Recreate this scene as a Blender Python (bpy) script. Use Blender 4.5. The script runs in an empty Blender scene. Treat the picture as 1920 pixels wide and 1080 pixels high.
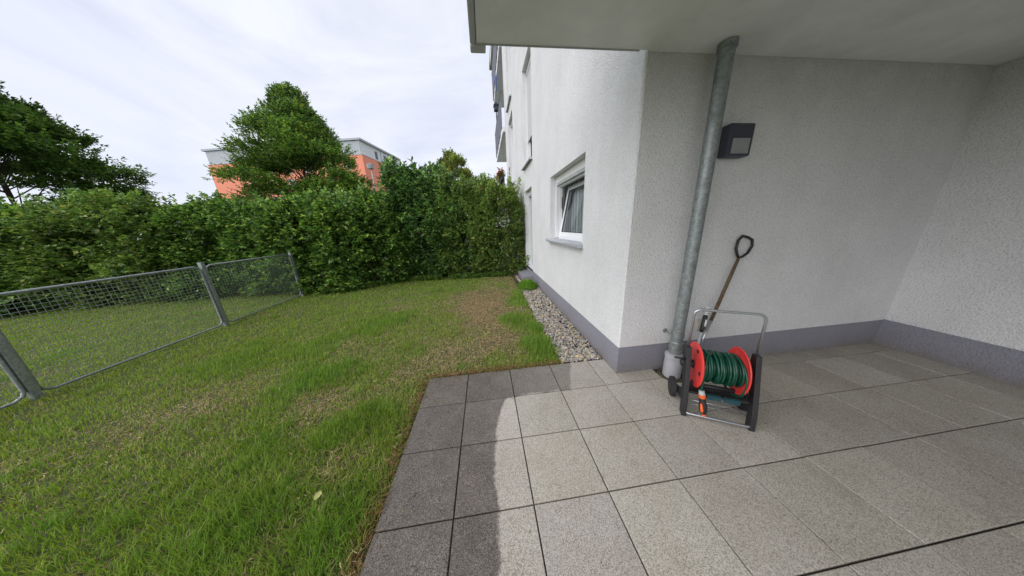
import bpy, math, random
import numpy as np
from mathutils import Vector, Matrix
R = math.radians
rng = np.random.default_rng(7)
random.seed(7)
scene = bpy.context.scene
COL = scene.collection

# ------------------------------------------------------------------ camera
cam_d = bpy.data.cameras.new("camera")
cam_d.sensor_width = 36.0
cam_d.lens = 7.873
cam_d.clip_start = 0.05
cam_d.clip_end = 2000
cam = bpy.data.objects.new("camera", cam_d)
COL.objects.link(cam)
cam.matrix_world = Matrix(((0.991848, 0.07282, -0.104571, 0.313), (-0.120171, 0.261535, -0.957684, -1.927),
                           (-0.04239, 0.962443, 0.268154, 1.705), (0, 0, 0, 1)))
scene.camera = cam

# ------------------------------------------------------------------ world and sun
SUN_EL, SUN_AZ = R(40), R(234)          # azimuth from +Y clockwise: light from the open garden side
world = bpy.data.worlds.new("World")
scene.world = world
world.use_nodes = True
wn = world.node_tree
wn.nodes.clear()


def nd(t, kind, **kw):
    n = t.nodes.new(kind)
    for k, v in kw.items():
        if k in n.inputs:
            n.inputs[k].default_value = v
        else:
            setattr(n, k, v)
    return n


wo = nd(wn, 'ShaderNodeOutputWorld')
wb = nd(wn, 'ShaderNodeBackground')
wb.inputs[1].default_value = 1.0
sky = nd(wn, 'ShaderNodeTexSky')
sky.sky_type = 'NISHITA'
sky.sun_disc = False
sky.sun_elevation = SUN_EL
sky.sun_rotation = SUN_AZ
skm = nd(wn, 'ShaderNodeMix', data_type='RGBA', blend_type='MULTIPLY')
skm.inputs[0].default_value = 1.0
wn.links.new(sky.outputs[0], skm.inputs[6])
skm.inputs[7].default_value = (0.10, 0.10, 0.10, 1)
tc = nd(wn, 'ShaderNodeTexCoord')
mp = nd(wn, 'ShaderNodeMapping')
mp.inputs['Scale'].default_value = (1.0, 1.0, 2.6)
mp.inputs['Rotation'].default_value = (0.25, 0.35, 0.4)
wn.links.new(tc.outputs['Generated'], mp.inputs[0])
cn = nd(wn, 'ShaderNodeTexNoise', Scale=2.1, Detail=9.0, Roughness=0.56, Distortion=0.6)
wn.links.new(mp.outputs[0], cn.inputs['Vector'])
cr = nd(wn, 'ShaderNodeValToRGB')
cr.color_ramp.elements[0].position = 0.36
cr.color_ramp.elements[0].color = (0.40, 0.42, 0.495, 1)
cr.color_ramp.elements[1].position = 0.62
cr.color_ramp.elements[1].color = (0.51, 0.52, 0.555, 1)
wn.links.new(cn.outputs[0], cr.inputs[0])
mixc = nd(wn, 'ShaderNodeMix', data_type='RGBA')
mixc.inputs[0].default_value = 0.9
wn.links.new(skm.outputs[2], mixc.inputs[6])
wn.links.new(cr.outputs[0], mixc.inputs[7])
wn.links.new(mixc.outputs[2], wb.inputs[0])
wn.links.new(wb.outputs[0], wo.inputs[0])

sun_d = bpy.data.lights.new("sun", 'SUN')
sun_d.energy = 1.3
sun_d.angle = R(75)
sun_d.color = (1.0, 0.97, 0.93)
sun = bpy.data.objects.new("sun", sun_d)
COL.objects.link(sun)
sdir = Vector((math.sin(SUN_AZ) * math.cos(SUN_EL), math.cos(SUN_AZ) * math.cos(SUN_EL), math.sin(SUN_EL)))
sun.rotation_euler = sdir.to_track_quat('Z', 'Y').to_euler()
sun.location = sdir * 30

scene.view_settings.view_transform = 'Standard'
scene.view_settings.look = 'None'
scene.view_settings.exposure = 0.98
scene.view_settings.gamma = 1.0
scene.render.engine = 'CYCLES'


# ------------------------------------------------------------------ materials
def new_mat(name):
    m = bpy.data.materials.new(name)
    m.use_nodes = True
    t = m.node_tree
    b = t.nodes['Principled BSDF']
    return m, t, b


def ramp(t, fac, stops):
    r = nd(t, 'ShaderNodeValToRGB')
    e = r.color_ramp.elements
    while len(e) < len(stops):
        e.new(0.5)
    for el, (p, c) in zip(e, stops):
        el.position = p
        el.color = (c[0], c[1], c[2], 1)
    t.links.new(fac, r.inputs[0])
    return r.outputs[0]


def objco(t):
    return nd(t, 'ShaderNodeTexCoord').outputs['Object']


def noise(t, scale, detail=4.0, rough=0.55, co=None, dist=0.0):
    n = nd(t, 'ShaderNodeTexNoise', Scale=scale, Detail=detail, Roughness=rough, Distortion=dist)
    t.links.new(co if co is not None else objco(t), n.inputs['Vector'])
    return n.outputs[0]


def mixrgb(t, fac, a, b, blend='MIX'):
    m = nd(t, 'ShaderNodeMix', data_type='RGBA', blend_type=blend)
    for i, v in ((0, fac), (6, a), (7, b)):
        if hasattr(v, 'is_output'):
            t.links.new(v, m.inputs[i])
        else:
            m.inputs[i].default_value = v if i == 0 else (v[0], v[1], v[2], 1)
    return m.outputs[2]


def math_n(t, op, a, b=None, c=None, clamp=False):
    m = nd(t, 'ShaderNodeMath', operation=op)
    m.use_clamp = clamp
    for i, v in enumerate((a, b, c)):
        if v is None:
            continue
        if hasattr(v, 'is_output'):
            t.links.new(v, m.inputs[i])
        else:
            m.inputs[i].default_value = v
    return m.outputs[0]


def bump(t, b, h, strength, dist):
    n = nd(t, 'ShaderNodeBump')
    n.inputs['Strength'].default_value = strength
    n.inputs['Distance'].default_value = dist
    t.links.new(h, n.inputs['Height'])
    t.links.new(n.outputs[0], b.inputs['Normal'])


def simple(name, col, rough=0.5, metal=0.0, var=0.12, vscale=12.0, bstr=0.0, bscale=80.0, spec=0.5):
    m, t, b = new_mat(name)
    co = objco(t)
    n = noise(t, vscale, 5.0, 0.6, co)
    lo = [c * (1 - var) for c in col]
    hi = [min(1, c * (1 + var)) for c in col]
    c = ramp(t, n, [(0.3, lo), (0.7, hi)])
    t.links.new(c, b.inputs['Base Color'])
    b.inputs['Roughness'].default_value = rough
    b.inputs['Metallic'].default_value = metal
    b.inputs['Specular IOR Level'].default_value = spec
    if bstr:
        bump(t, b, noise(t, bscale, 3.0, 0.6, co), bstr, 0.004)
    return m


def plaster(name, col, grain=0.9, dirt=0.25):
    m, t, b = new_mat(name)
    co = objco(t)
    g1 = noise(t, 66.0, 2.5, 0.55, co, 0.15)
    v = nd(t, 'ShaderNodeTexVoronoi', Scale=85.0)
    t.links.new(co, v.inputs['Vector'])
    h = math_n(t, 'SUBTRACT', g1, math_n(t, 'MULTIPLY', v.outputs['Distance'], 0.45))
    big = noise(t, 1.3, 5.0, 0.6, co)
    c = ramp(t, big, [(0.3, [x * (1 - 0.10) for x in col]), (0.65, col)])
    fine = ramp(t, g1, [(0.38, (0.50, 0.50, 0.50)), (0.52, (1, 1, 1))])
    c = mixrgb(t, 0.27, c, fine, 'MULTIPLY')
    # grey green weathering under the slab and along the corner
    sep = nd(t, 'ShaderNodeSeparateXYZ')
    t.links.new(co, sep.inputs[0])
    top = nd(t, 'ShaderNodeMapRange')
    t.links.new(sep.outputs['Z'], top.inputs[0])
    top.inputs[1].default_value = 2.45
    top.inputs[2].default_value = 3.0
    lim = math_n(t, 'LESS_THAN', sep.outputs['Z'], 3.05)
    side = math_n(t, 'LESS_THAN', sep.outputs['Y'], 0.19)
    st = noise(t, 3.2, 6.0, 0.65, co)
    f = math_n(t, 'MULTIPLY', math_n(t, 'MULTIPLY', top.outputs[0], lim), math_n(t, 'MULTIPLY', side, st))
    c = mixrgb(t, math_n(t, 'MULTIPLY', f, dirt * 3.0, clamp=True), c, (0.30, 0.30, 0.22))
    # rain-splashed soil on the lowest part and faint runs
    low = nd(t, 'ShaderNodeMapRange')
    t.links.new(sep.outputs['Z'], low.inputs[0])
    low.inputs[1].default_value = 0.30
    low.inputs[2].default_value = 0.0
    sp_ = noise(t, 9.0, 8.0, 0.75, co)
    lf = math_n(t, 'MULTIPLY', math_n(t, 'POWER', low.outputs[0], 1.6), math_n(t, 'MULTIPLY', sp_, 1.1), clamp=True)
    c = mixrgb(t, lf, c, (0.17, 0.145, 0.11))
    mpv = nd(t, 'ShaderNodeMapping')
    mpv.inputs['Scale'].default_value = (2.6, 2.6, 0.22)
    t.links.new(co, mpv.inputs[0])
    runs = noise(t, 2.2, 5.0, 0.6, mpv.outputs[0])
    c = mixrgb(t, 0.2, c, ramp(t, runs, [(0.34, (0.86, 0.855, 0.83)), (0.56, (1, 1, 1))]), 'MULTIPLY')
    t.links.new(c, b.inputs['Base Color'])
    b.inputs['Roughness'].default_value = 0.92
    b.inputs['Specular IOR Level'].default_value = 0.2
    bump(t, b, h, grain, 0.011)
    return m


def leaf_mat(name, gloss=0.4, transl=0.25, spec=0.5):
    """colour comes from each leaf's own tint stored on the mesh"""
    m, t, b = new_mat(name)
    a = nd(t, 'ShaderNodeAttribute', attribute_name='tint')
    t.links.new(a.outputs['Color'], b.inputs['Base Color'])
    b.inputs['Roughness'].default_value = gloss
    b.inputs['Specular IOR Level'].default_value = spec
    out = t.nodes['Material Output']
    tr = nd(t, 'ShaderNodeBsdfTranslucent')
    tc_ = mixrgb(t, 1.0, a.outputs['Color'], (1.6, 1.6, 0.9), 'MULTIPLY')
    t.links.new(tc_, tr.inputs['Color'])
    mx = nd(t, 'ShaderNodeMixShader')
    mx.inputs[0].default_value = transl
    t.links.new(b.outputs[0], mx.inputs[1])
    t.links.new(tr.outputs[0], mx.inputs[2])
    t.links.new(mx.outputs[0], out.inputs['Surface'])
    return m


def tint_mat(name, rough=0.8):
    m, t, b = new_mat(name)
    a = nd(t, 'ShaderNodeAttribute', attribute_name='tint')
    n = noise(t, 160.0, 3.0, 0.6)
    c = mixrgb(t, 0.5, a.outputs['Color'], ramp(t, n, [(0.3, (0.6, 0.6, 0.6)), (0.7, (1, 1, 1))]), 'MULTIPLY')
    t.links.new(c, b.inputs['Base Color'])
    b.inputs['Roughness'].default_value = rough
    return m


def glass_mat(name, tint=(0.92, 0.95, 0.95)):
    m, t, b = new_mat(name)
    out = t.nodes['Material Output']
    tr = nd(t, 'ShaderNodeBsdfTransparent')
    tr.inputs[0].default_value = (*tint, 1)
    gl = nd(t, 'ShaderNodeBsdfGlossy', Roughness=0.02)
    gl.inputs[0].default_value = (0.9, 0.95, 1, 1)
    lw = nd(t, 'ShaderNodeLayerWeight', Blend=0.5)
    fr = math_n(t, 'MULTIPLY_ADD', math_n(t, 'POWER', lw.outputs['Facing'], 4.0), 0.42, 0.035)
    mx = nd(t, 'ShaderNodeMixShader')
    t.links.new(fr, mx.inputs[0])
    t.links.new(tr.outputs[0], mx.inputs[1])
    t.links.new(gl.outputs[0], mx.inputs[2])
    t.links.new(mx.outputs[0], out.inputs['Surface'])
    return m


def paving_mat():
    m, t, b = new_mat('washed concrete slab')
    co = objco(t)
    g = noise(t, 260.0, 2.0, 0.7, co)
    v = nd(t, 'ShaderNodeTexVoronoi', Scale=260.0)
    t.links.new(co, v.inputs['Vector'])
    sepc = nd(t, 'ShaderNodeSeparateColor')
    t.links.new(v.outputs['Color'], sepc.inputs[0])
    dry = ramp(t, sepc.outputs[0], [(0.0, (0.27, 0.248, 0.215)), (0.25, (0.42, 0.39, 0.345)), (0.5, (0.54, 0.508, 0.452)), (1.0, (0.68, 0.645, 0.58))])
    wet = ramp(t, sepc.outputs[0], [(0.0, (0.065, 0.055, 0.048)), (0.3, (0.14, 0.122, 0.104)), (0.8, (0.225, 0.20, 0.172)), (1.0, (0.36, 0.325, 0.295))])
    gg = ramp(t, g, [(0.36, (0.60, 0.60, 0.60)), (0.62, (1, 1, 1))])
    dry = mixrgb(t, 0.6, dry, gg, 'MULTIPLY')
    wet = mixrgb(t, 0.6, wet, gg, 'MULTIPLY')
    ti = nd(t, 'ShaderNodeAttribute', attribute_name='tint')
    stain = noise(t, 2.4, 6.0, 0.62, co)
    dry = mixrgb(t, 0.55, dry, ramp(t, stain, [(0.3, (0.74, 0.71, 0.64)), (0.62, (1, 1, 1))]), 'MULTIPLY')
    wet = mixrgb(t, 0.8, wet, ramp(t, noise(t, 5.0, 6.0, 0.65, co), [(0.3, (0.62, 0.62, 0.62)), (0.65, (1, 1, 1))]), 'MULTIPLY')
    # the rain-wet band beyond the drip edge of the slab overhead
    sep = nd(t, 'ShaderNodeSeparateXYZ')
    t.links.new(co, sep.inputs[0])
    wig = math_n(t, 'MULTIPLY', math_n(t, 'SUBTRACT', noise(t, 3.4, 5.0, 0.6, co), 0.5), 0.15)
    wig2 = math_n(t, 'MULTIPLY', math_n(t, 'SUBTRACT', noise(t, 22.0, 6.0, 0.75, co), 0.5), 0.085)
    w = math_n(t, 'ADD', wig, wig2)
    x = math_n(t, 'ADD', sep.outputs[0], w)
    y = math_n(t, 'ADD', sep.outputs[1], w)
    # left band: x < .27, opening to the right near the far edge
    yy = math_n(t, 'MAXIMUM', math_n(t, 'ADD', y, 0.62), 0.0)
    lim = math_n(t, 'ADD', math_n(t, 'MULTIPLY', math_n(t, 'MULTIPLY', yy, yy), 0.42), 0.265)
    left = math_n(t, 'SUBTRACT', lim, x)
    # far row: wet while x < 1.15
    lim2 = math_n(t, 'ADD', math_n(t, 'MULTIPLY', y, 0.38), 1.10)
    far = math_n(t, 'MINIMUM', math_n(t, 'SUBTRACT', lim2, x), math_n(t, 'SUBTRACT', y, 0.005))
    d = math_n(t, 'MAXIMUM', left, far)
    mr = nd(t, 'ShaderNodeMapRange')
    t.links.new(d, mr.inputs[0])
    mr.inputs[1].default_value = -0.014
    mr.inputs[2].default_value = 0.010
    wf = mr.outputs[0]
    # the far wet row has partly dried
    damp = math_n(t, 'MULTIPLY', wf, ramp(t, math_n(t, 'ADD', math_n(t, 'MULTIPLY', sep.outputs[0], 0.55), math_n(t, 'MULTIPLY', noise(t, 6.0, 4.0, 0.6, co), 0.35)), [(0.3, (1, 1, 1)), (0.75, (0.62, 0.62, 0.62))]))
    c = mixrgb(t, damp, dry, wet)
    c = mixrgb(t, 1.0, c, ti.outputs['Color'], 'MULTIPLY')
    t.links.new(c, b.inputs['Base Color'])
    rr = mixrgb(t, wf, (0.85, 0.85, 0.85), (0.55, 0.55, 0.55))
    t.links.new(rr, b.inputs['Roughness'])
    b.inputs['Specular IOR Level'].default_value = 0.35
    bump(t, b, g, 0.35, 0.004)
    return m


M = {}
M['plaster'] = plaster('white textured render', (0.83, 0.83, 0.845))
M['plinth'] = plaster('grey violet plinth render', (0.30, 0.30, 0.35), 0.7, 0.0)
M['soffit'] = simple('painted concrete soffit', (0.78, 0.80, 0.79), 0.85, var=0.10, vscale=2.5, bstr=0.25, bscale=90)
M['slabedge'] = simple('grey coated slab edge', (0.46, 0.48, 0.50), 0.6, var=0.06, vscale=6)
M['paving'] = paving_mat()
M['joint'] = simple('joint dirt', (0.035, 0.028, 0.022), 0.95, var=0.3, vscale=40)
M['upvc'] = simple('white window plastic', (0.80, 0.81, 0.83), 0.35, var=0.02)
M['reveal'] = simple('smooth white reveal', (0.62, 0.62, 0.62), 0.85, var=0.05, bstr=0.3, bscale=140)
M['alu'] = simple('grey aluminium sill', (0.50, 0.52, 0.55), 0.42, 0.35, var=0.05)
M['gasket'] = simple('black gasket', (0.03, 0.03, 0.032), 0.6)
M['glass'] = glass_mat('window glass')
M['room'] = simple('dim room', (0.40, 0.39, 0.37), 0.9)
M['shutter'] = simple('pale shutter slats', (0.66, 0.67, 0.69), 0.5, var=0.03)
M['zinc'] = None
M['rail'] = simple('anthracite railing', (0.055, 0.06, 0.085), 0.45, 0.2)
M['blackp'] = simple('black plastic', (0.022, 0.022, 0.024), 0.5, var=0.25, vscale=30, bstr=0.1)
M['rubber'] = simple('black rubber', (0.028, 0.028, 0.028), 0.75, bstr=0.3)
M['redp'] = simple('coral red plastic', (0.82, 0.055, 0.05), 0.42, var=0.08, vscale=18)
M['orangep'] = simple('orange plastic', (0.85, 0.14, 0.03), 0.4)
M['greyp'] = simple('light grey plastic', (0.5, 0.52, 0.54), 0.4)
M['steel'] = simple('satin steel tube', (0.50, 0.52, 0.55), 0.33, 0.85, var=0.08, vscale=30)
M['hose'] = simple('dark green hose', (0.008, 0.075, 0.045), 0.28, var=0.15)
M['teal'] = simple('teal ribbed plastic', (0.03, 0.10, 0.12), 0.45)
M['wood'] = simple('weathered wood shaft', (0.12, 0.08, 0.045), 0.7, var=0.35, vscale=25, bstr=0.2)
M['bark'] = simple('bark', (0.085, 0.065, 0.045), 0.9, var=0.35, vscale=20, bstr=0.5, bscale=40)
M['twig'] = simple('twig bark', (0.085, 0.055, 0.03), 0.9, var=0.3)
M['orange'] = simple('orange red facade', (0.86, 0.31, 0.20), 0.9, var=0.05, vscale=0.4)
M['attic'] = simple('pale grey attic cladding', (0.74, 0.75, 0.76), 0.7, var=0.06, vscale=0.6)
M['atticside'] = simple('grey sheet cladding', (0.42, 0.45, 0.49), 0.6, var=0.06, vscale=0.6)
M['darkglass'] = simple('dark far window', (0.05, 0.065, 0.08), 0.15, var=0.2)
M['soil'] = None
M['cream'] = simple('cream switch plastic', (0.52, 0.50, 0.44), 0.4)
M['blue'] = simple('blue cloth', (0.03, 0.16, 0.62), 0.8)
M['leafhb'] = leaf_mat('hornbeam leaves', 0.45, 0.28)
M['leaflaurel'] = leaf_mat('glossy laurel leaves', 0.24, 0.12, 0.55)
M['leafsmall'] = leaf_mat('small matt leaves', 0.5, 0.3)
M['grass'] = leaf_mat('grass blades', 0.5, 0.3, 0.35)
M['stone'] = tint_mat('river pebble', 0.7)
M['petal'] = simple('red petals', (0.65, 0.03, 0.03), 0.6)


def zinc():
    m, t, b = new_mat('galvanised steel')
    co = objco(t)
    v = nd(t, 'ShaderNodeTexVoronoi', Scale=55.0)
    t.links.new(co, v.inputs['Vector'])
    n = noise(t, 9.0, 6.0, 0.7, co)
    sc = nd(t, 'ShaderNodeSeparateColor')
    t.links.new(v.outputs['Color'], sc.inputs[0])
    c = ramp(t, sc.outputs[0], [(0.0, (0.27, 0.295, 0.30)), (1.0, (0.39, 0.42, 0.43))])
    c = mixrgb(t, 0.75, c, ramp(t, n, [(0.30, (0.58, 0.63, 0.60)), (0.66, (1, 1, 1))]), 'MULTIPLY')
    t.links.new(c, b.inputs['Base Color'])
    b.inputs['Metallic'].default_value = 0.55
    r_ = ramp(t, n, [(0.3, (0.62, 0.62, 0.62)), (0.7, (0.36, 0.36, 0.36))])
    t.links.new(r_, b.inputs['Roughness'])
    return m


def soil():
    m, t, b = new_mat('lawn soil')
    co = objco(t)
    n = noise(t, 14.0, 8.0, 0.7, co)
    n2 = noise(t, 1.6, 5.0, 0.6, co)
    c = ramp(t, n, [(0.3, (0.035, 0.028, 0.018)), (0.55, (0.085, 0.07, 0.04)), (0.75, (0.20, 0.16, 0.09))])
    c = mixrgb(t, n2, c, (0.07, 0.10, 0.025))
    t.links.new(c, b.inputs['Base Color'])
    b.inputs['Roughness'].default_value = 0.95
    bump(t, b, n, 0.8, 0.02)
    return m


def ground_mat():
    m, t, b = new_mat('open ground')
    co = objco(t)
    n = noise(t, 0.12, 6.0, 0.6, co)
    n2 = noise(t, 5.0, 6.0, 0.7, co)
    c = ramp(t, n, [(0.42, (0.05, 0.08, 0.025)), (0.60, (0.07, 0.10, 0.03)), (0.64, (0.20, 0.20, 0.19)), (0.8, (0.26, 0.26, 0.25))])
    c = mixrgb(t, 0.6, c, ramp(t, n2, [(0.3, (0.6, 0.6, 0.6)), (0.7, (1, 1, 1))]), 'MULTIPLY')
    t.links.new(c, b.inputs['Base Color'])
    b.inputs['Roughness'].default_value = 0.95
    return m


def curtain_mat():
    m, t, b = new_mat('striped net curtain')
    co = objco(t)
    sep = nd(t, 'ShaderNodeSeparateXYZ')
    t.links.new(co, sep.inputs[0])
    s = math_n(t, 'SINE', math_n(t, 'MULTIPLY', sep.outputs[1], 75.0))
    c = ramp(t, math_n(t, 'ADD', math_n(t, 'MULTIPLY', s, 0.5), 0.5), [(0.30, (0.16, 0.16, 0.17)), (0.6, (0.55, 0.55, 0.57))])
    t.links.new(c, b.inputs['Base Color'])
    b.inputs['Roughness'].default_value = 0.9
    return m


M['zinc'] = zinc()
M['soil'] = soil()
M['ground'] = ground_mat()
M['curtain'] = curtain_mat()


# ------------------------------------------------------------------ mesh helpers
def arr_mesh(name, V, F, mat, tint=None, smooth=False):
    """V (n,3); F list of (m,k) int arrays; tint (n,3)"""
    me = bpy.data.meshes.new(name)
    V = np.asarray(V, np.float32)
    F = [np.asarray(f, np.int32) for f in F if len(f)]
    loops = np.concatenate([f.ravel() for f in F])
    tot = np.concatenate([np.full(len(f), f.shape[1], np.int32) for f in F])
    st = np.concatenate([[0], np.cumsum(tot)[:-1]]).astype(np.int32)
    me.vertices.add(len(V))
    me.vertices.foreach_set('co', V.ravel())
    me.loops.add(len(loops))
    me.loops.foreach_set('vertex_index', loops)
    me.polygons.add(len(tot))
    me.polygons.foreach_set('loop_start', st)
    me.polygons.foreach_set('loop_total', tot)
    me.polygons.foreach_set('use_smooth', np.full(len(tot), bool(smooth)))
    me.update(calc_edges=True)
    if tint is not None:
        a = me.color_attributes.new('tint', 'FLOAT_COLOR', 'POINT')
        c = np.ones((len(V), 4), np.float32)
        c[:, :3] = tint
        a.data.foreach_set('color', c.ravel())
    me.materials.append(mat)
    return me


def link(name, me, parent=None):
    o = bpy.data.objects.new(name, me)
    COL.objects.link(o)
    if parent is not None:
        o.parent = parent
        if parent.type == 'EMPTY':
            o.matrix_parent_inverse = Matrix.Translation(-parent.location)
    return o


def tag(o, label=None, cat=None, group=None, kind=None):
    if label:
        o['label'] = label
    if cat:
        o['category'] = cat
    if group:
        o['group'] = group
    if kind:
        o['kind'] = kind
    return o


def empty(name, loc, label, cat, group=None):
    o = bpy.data.objects.new(name, None)
    o.location = loc
    COL.objects.link(o)
    return tag(o, label, cat, group)


class MB:
    def __init__(s):
        s.v = []
        s.f = []
        s.sm = []

    def add(s, vs, fs, smooth=False):
        n = len(s.v)
        s.v += [tuple(v) for v in vs]
        s.f += [tuple(i + n for i in f) for f in fs]
        s.sm += [smooth] * len(fs)
        return s

    def box(s, x0, x1, y0, y1, z0, z1, M4=None):
        vs = [(x, y, z) for x in (x0, x1) for y in (y0, y1) for z in (z0, z1)]
        if M4 is not None:
            vs = [M4 @ Vector(v) for v in vs]
        return s.add(vs, [(0, 1, 3, 2), (4, 6, 7, 5), (0, 4, 5, 1), (2, 3, 7, 6), (0, 2, 6, 4), (1, 5, 7, 3)])

    def tube(s, pts, r, n=12, cap=True, closed=False):
        P = [Vector(p) for p in pts]
        k = len(P)
        rs = r if hasattr(r, '__len__') else [r] * k
        T = []
        for i in range(k):
            if closed:
                a, b_ = P[(i - 1) % k], P[(i + 1) % k]
            else:
                a, b_ = P[max(i - 1, 0)], P[min(i + 1, k - 1)]
            T.append((b_ - a).normalized())
        up = Vector((0, 0, 1)) if abs(T[0].z) < 0.9 else Vector((1, 0, 0))
        N = (up - T[0] * up.dot(T[0])).normalized()
        vs = []
        for i in range(k):
            N = (N - T[i] * N.dot(T[i]))
            N = N.normalized() if N.length > 1e-6 else T[i].orthogonal().normalized()
            B = T[i].cross(N)
            for j in range(n):
                a = 2 * math.pi * j / n
                vs.append(P[i] + (N * math.cos(a) + B * math.sin(a)) * rs[i])
        fs = []
        for i in range(k if closed else k - 1):
            i2 = (i + 1) % k
            for j in range(n):
                j2 = (j + 1) % n
                fs.append((i * n + j, i * n + j2, i2 * n + j2, i2 * n + j))
        s.add(vs, fs, True)
        if cap and not closed:
            m = len(s.v) - len(vs)
            s.f.append(tuple(m + j for j in range(n - 1, -1, -1)))
            s.f.append(tuple(m + (k - 1) * n + j for j in range(n)))
            s.sm += [False, False]
        return s

    def lathe(s, c, axis, prof, n=32, caps=True):
        """prof: list of (h, r) along axis from c"""
        A = Vector(axis).normalized()
        U = A.orthogonal().normalized()
        W = A.cross(U)
        c = Vector(c)
        vs, fs = [], []
        for h, r in prof:
            for j in range(n):
                a = 2 * math.pi * j / n
                vs.append(c + A * h + (U * math.cos(a) + W * math.sin(a)) * r)
        for i in range(len(prof) - 1):
            for j in range(n):
                j2 = (j + 1) % n
                fs.append((i * n + j, i * n + j2, (i + 1) * n + j2, (i + 1) * n + j))
        if caps:
            fs.append(tuple(range(n - 1, -1, -1)))
            fs.append(tuple((len(prof) - 1) * n + j for j in range(n)))
        return s.add(vs, fs, False)

    def build(s, name, mat, parent=None, bevel=0.0, auto=False):
        me = bpy.data.meshes.new(name)
        me.from_pydata([tuple(v) for v in s.v], [], s.f)
        sm = s.sm
        me.polygons.foreach_set('use_smooth', np.array([True] * len(s.f) if auto else sm, bool))
        me.materials.append(mat)
        me.update()
        if auto:
            me.set_sharp_from_angle(angle=R(35))
        o = link(name, me, parent)
        if bevel:
            b = o.modifiers.new('bevel', 'BEVEL')
            b.width = bevel
            b.segments = 2
            b.limit_method = 'ANGLE'
        return o


# value noise in numpy
_tab = rng.random((256, 256))


def vnoise(x, y, s=1.0):
    x = np.asarray(x) * s + 37.3
    y = np.asarray(y) * s + 91.7
    xi = np.floor(x).astype(int)
    yi = np.floor(y).astype(int)
    fx = x - xi
    fy = y - yi
    fx = fx * fx * (3 - 2 * fx)
    fy = fy * fy * (3 - 2 * fy)
    g = lambda a, b: _tab[a % 256, b % 256]
    return (g(xi, yi) * (1 - fx) + g(xi + 1, yi) * fx) * (1 - fy) + (g(xi, yi + 1) * (1 - fx) + g(xi + 1, yi + 1) * fx) * fy


def fbm(x, y, s):
    return (vnoise(x, y, s) + 0.5 * vnoise(x, y, s * 2.1) + 0.25 * vnoise(x, y, s * 4.3)) / 1.75


def norm(a):
    return a / np.maximum(np.linalg.norm(a, axis=-1, keepdims=True), 1e-9)


# ------------------------------------------------------------------ leaves
def leaves_mesh(name, P, D, Nn, L, W, col, mat, big=False, parent=None):
    """P base points, D leaf axis, Nn approx normal, L length, W half width, col (n,3)"""
    n = len(P)
    D = norm(D)
    S = norm(np.cross(D, Nn))
    N = np.cross(S, D)
    L = L[:, None]
    W = W[:, None]
    if big:
        T = [(0, 0, 0), (-.75, .28, .10), (-.95, .62, .10), (0, 1, -.10), (.95, .62, .10), (.75, .28, .10), (0, .5, 0.0)]
        faces = [[(0, 1, 2, 6), (6, 2, 3, 4), (0, 6, 4, 5)]]
        faces = [np.array([(0, 6, 2, 1), (6, 4, 3, 2), (0, 5, 4, 6)])]
    else:
        T = [(0, 0, 0), (-1, .45, .14), (0, 1, -.08), (1, .45, .14)]
        faces = [np.array([(0, 2, 1), (0, 3, 2)])]
    V = np.stack([P + S * W * a + D * L * b + N * L * c for a, b, c in T], 1)
    k = len(T)
    F = [(f[None] + (np.arange(n) * k)[:, None, None]).reshape(-1, f.shape[1]) for f in faces]
    tint = np.repeat(col, k, 0)
    me = arr_mesh(name, V.reshape(-1, 3), F, mat, tint)
    return link(name, me, parent)


def sprigs(C, O, nleaf, twig, L, W, droop=0.0, spread=0.9, r=rng):
    """C sprig centres, O twig directions -> leaves along each twig"""
    n = len(C)
    O = norm(O)
    up = np.array([0, 0, 1.0])
    S = norm(np.cross(O, up) + 1e-4)
    U = norm(np.cross(S, O))
    Ps, Ds, Ns, Ls, Ws, Id = [], [], [], [], [], []
    for k in range(nleaf):
        t = (k + 0.5) / nleaf
        side = 1 if k % 2 else -1
        j = r.normal(0, 0.28, (n, 3))
        ang = r.uniform(-0.9, 0.9, (n, 1))
        sd = S * np.cos(ang) * side + U * np.sin(ang)
        d = O * (0.35 + 0.6 * t) + sd * spread * (1.0 - 0.35 * t) + j
        d[:, 2] -= droop
        Ps.append(C + O * twig[:, None] * t)
        Ds.append(d)
        Ns.append(U + 0.45 * up + r.normal(0, 0.35, (n, 3)))
        s = r.uniform(0.65, 1.15, n) * (1.0 - 0.25 * abs(t - 0.5))
        Ls.append(L * s)
        Ws.append(W * s)
        Id.append(np.arange(n))
    return (np.concatenate(Ps), np.concatenate(Ds), np.concatenate(Ns), np.concatenate(Ls), np.concatenate(Ws), np.concatenate(Id))


def palette(n, cols, w, var=0.18, r=rng):
    cols = np.array(cols)
    i = r.choice(len(cols), n, p=np.array(w) / sum(w))
    return np.clip(cols[i] * r.uniform(1 - var, 1 + var, (n, 1)) * r.uniform(0.95, 1.05, (n, 3)), 0, 1)


GREEN_HB = [(0.055, 0.115, 0.022), (0.10, 0.185, 0.035), (0.025, 0.055, 0.015), (0.21, 0.29, 0.06)]
GREEN_LAU = [(0.042, 0.092, 0.024), (0.075, 0.15, 0.036), (0.020, 0.045, 0.015), (0.15, 0.24, 0.055)]
GREEN_MIX = [(0.065, 0.12, 0.025), (0.10, 0.16, 0.035), (0.04, 0.075, 0.02), (0.17, 0.20, 0.05)]
GREEN_YEL = [(0.075, 0.13, 0.03), (0.12, 0.18, 0.04), (0.04, 0.075, 0.02), (0.20, 0.23, 0.055), (0.17, 0.085, 0.035)]


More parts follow.
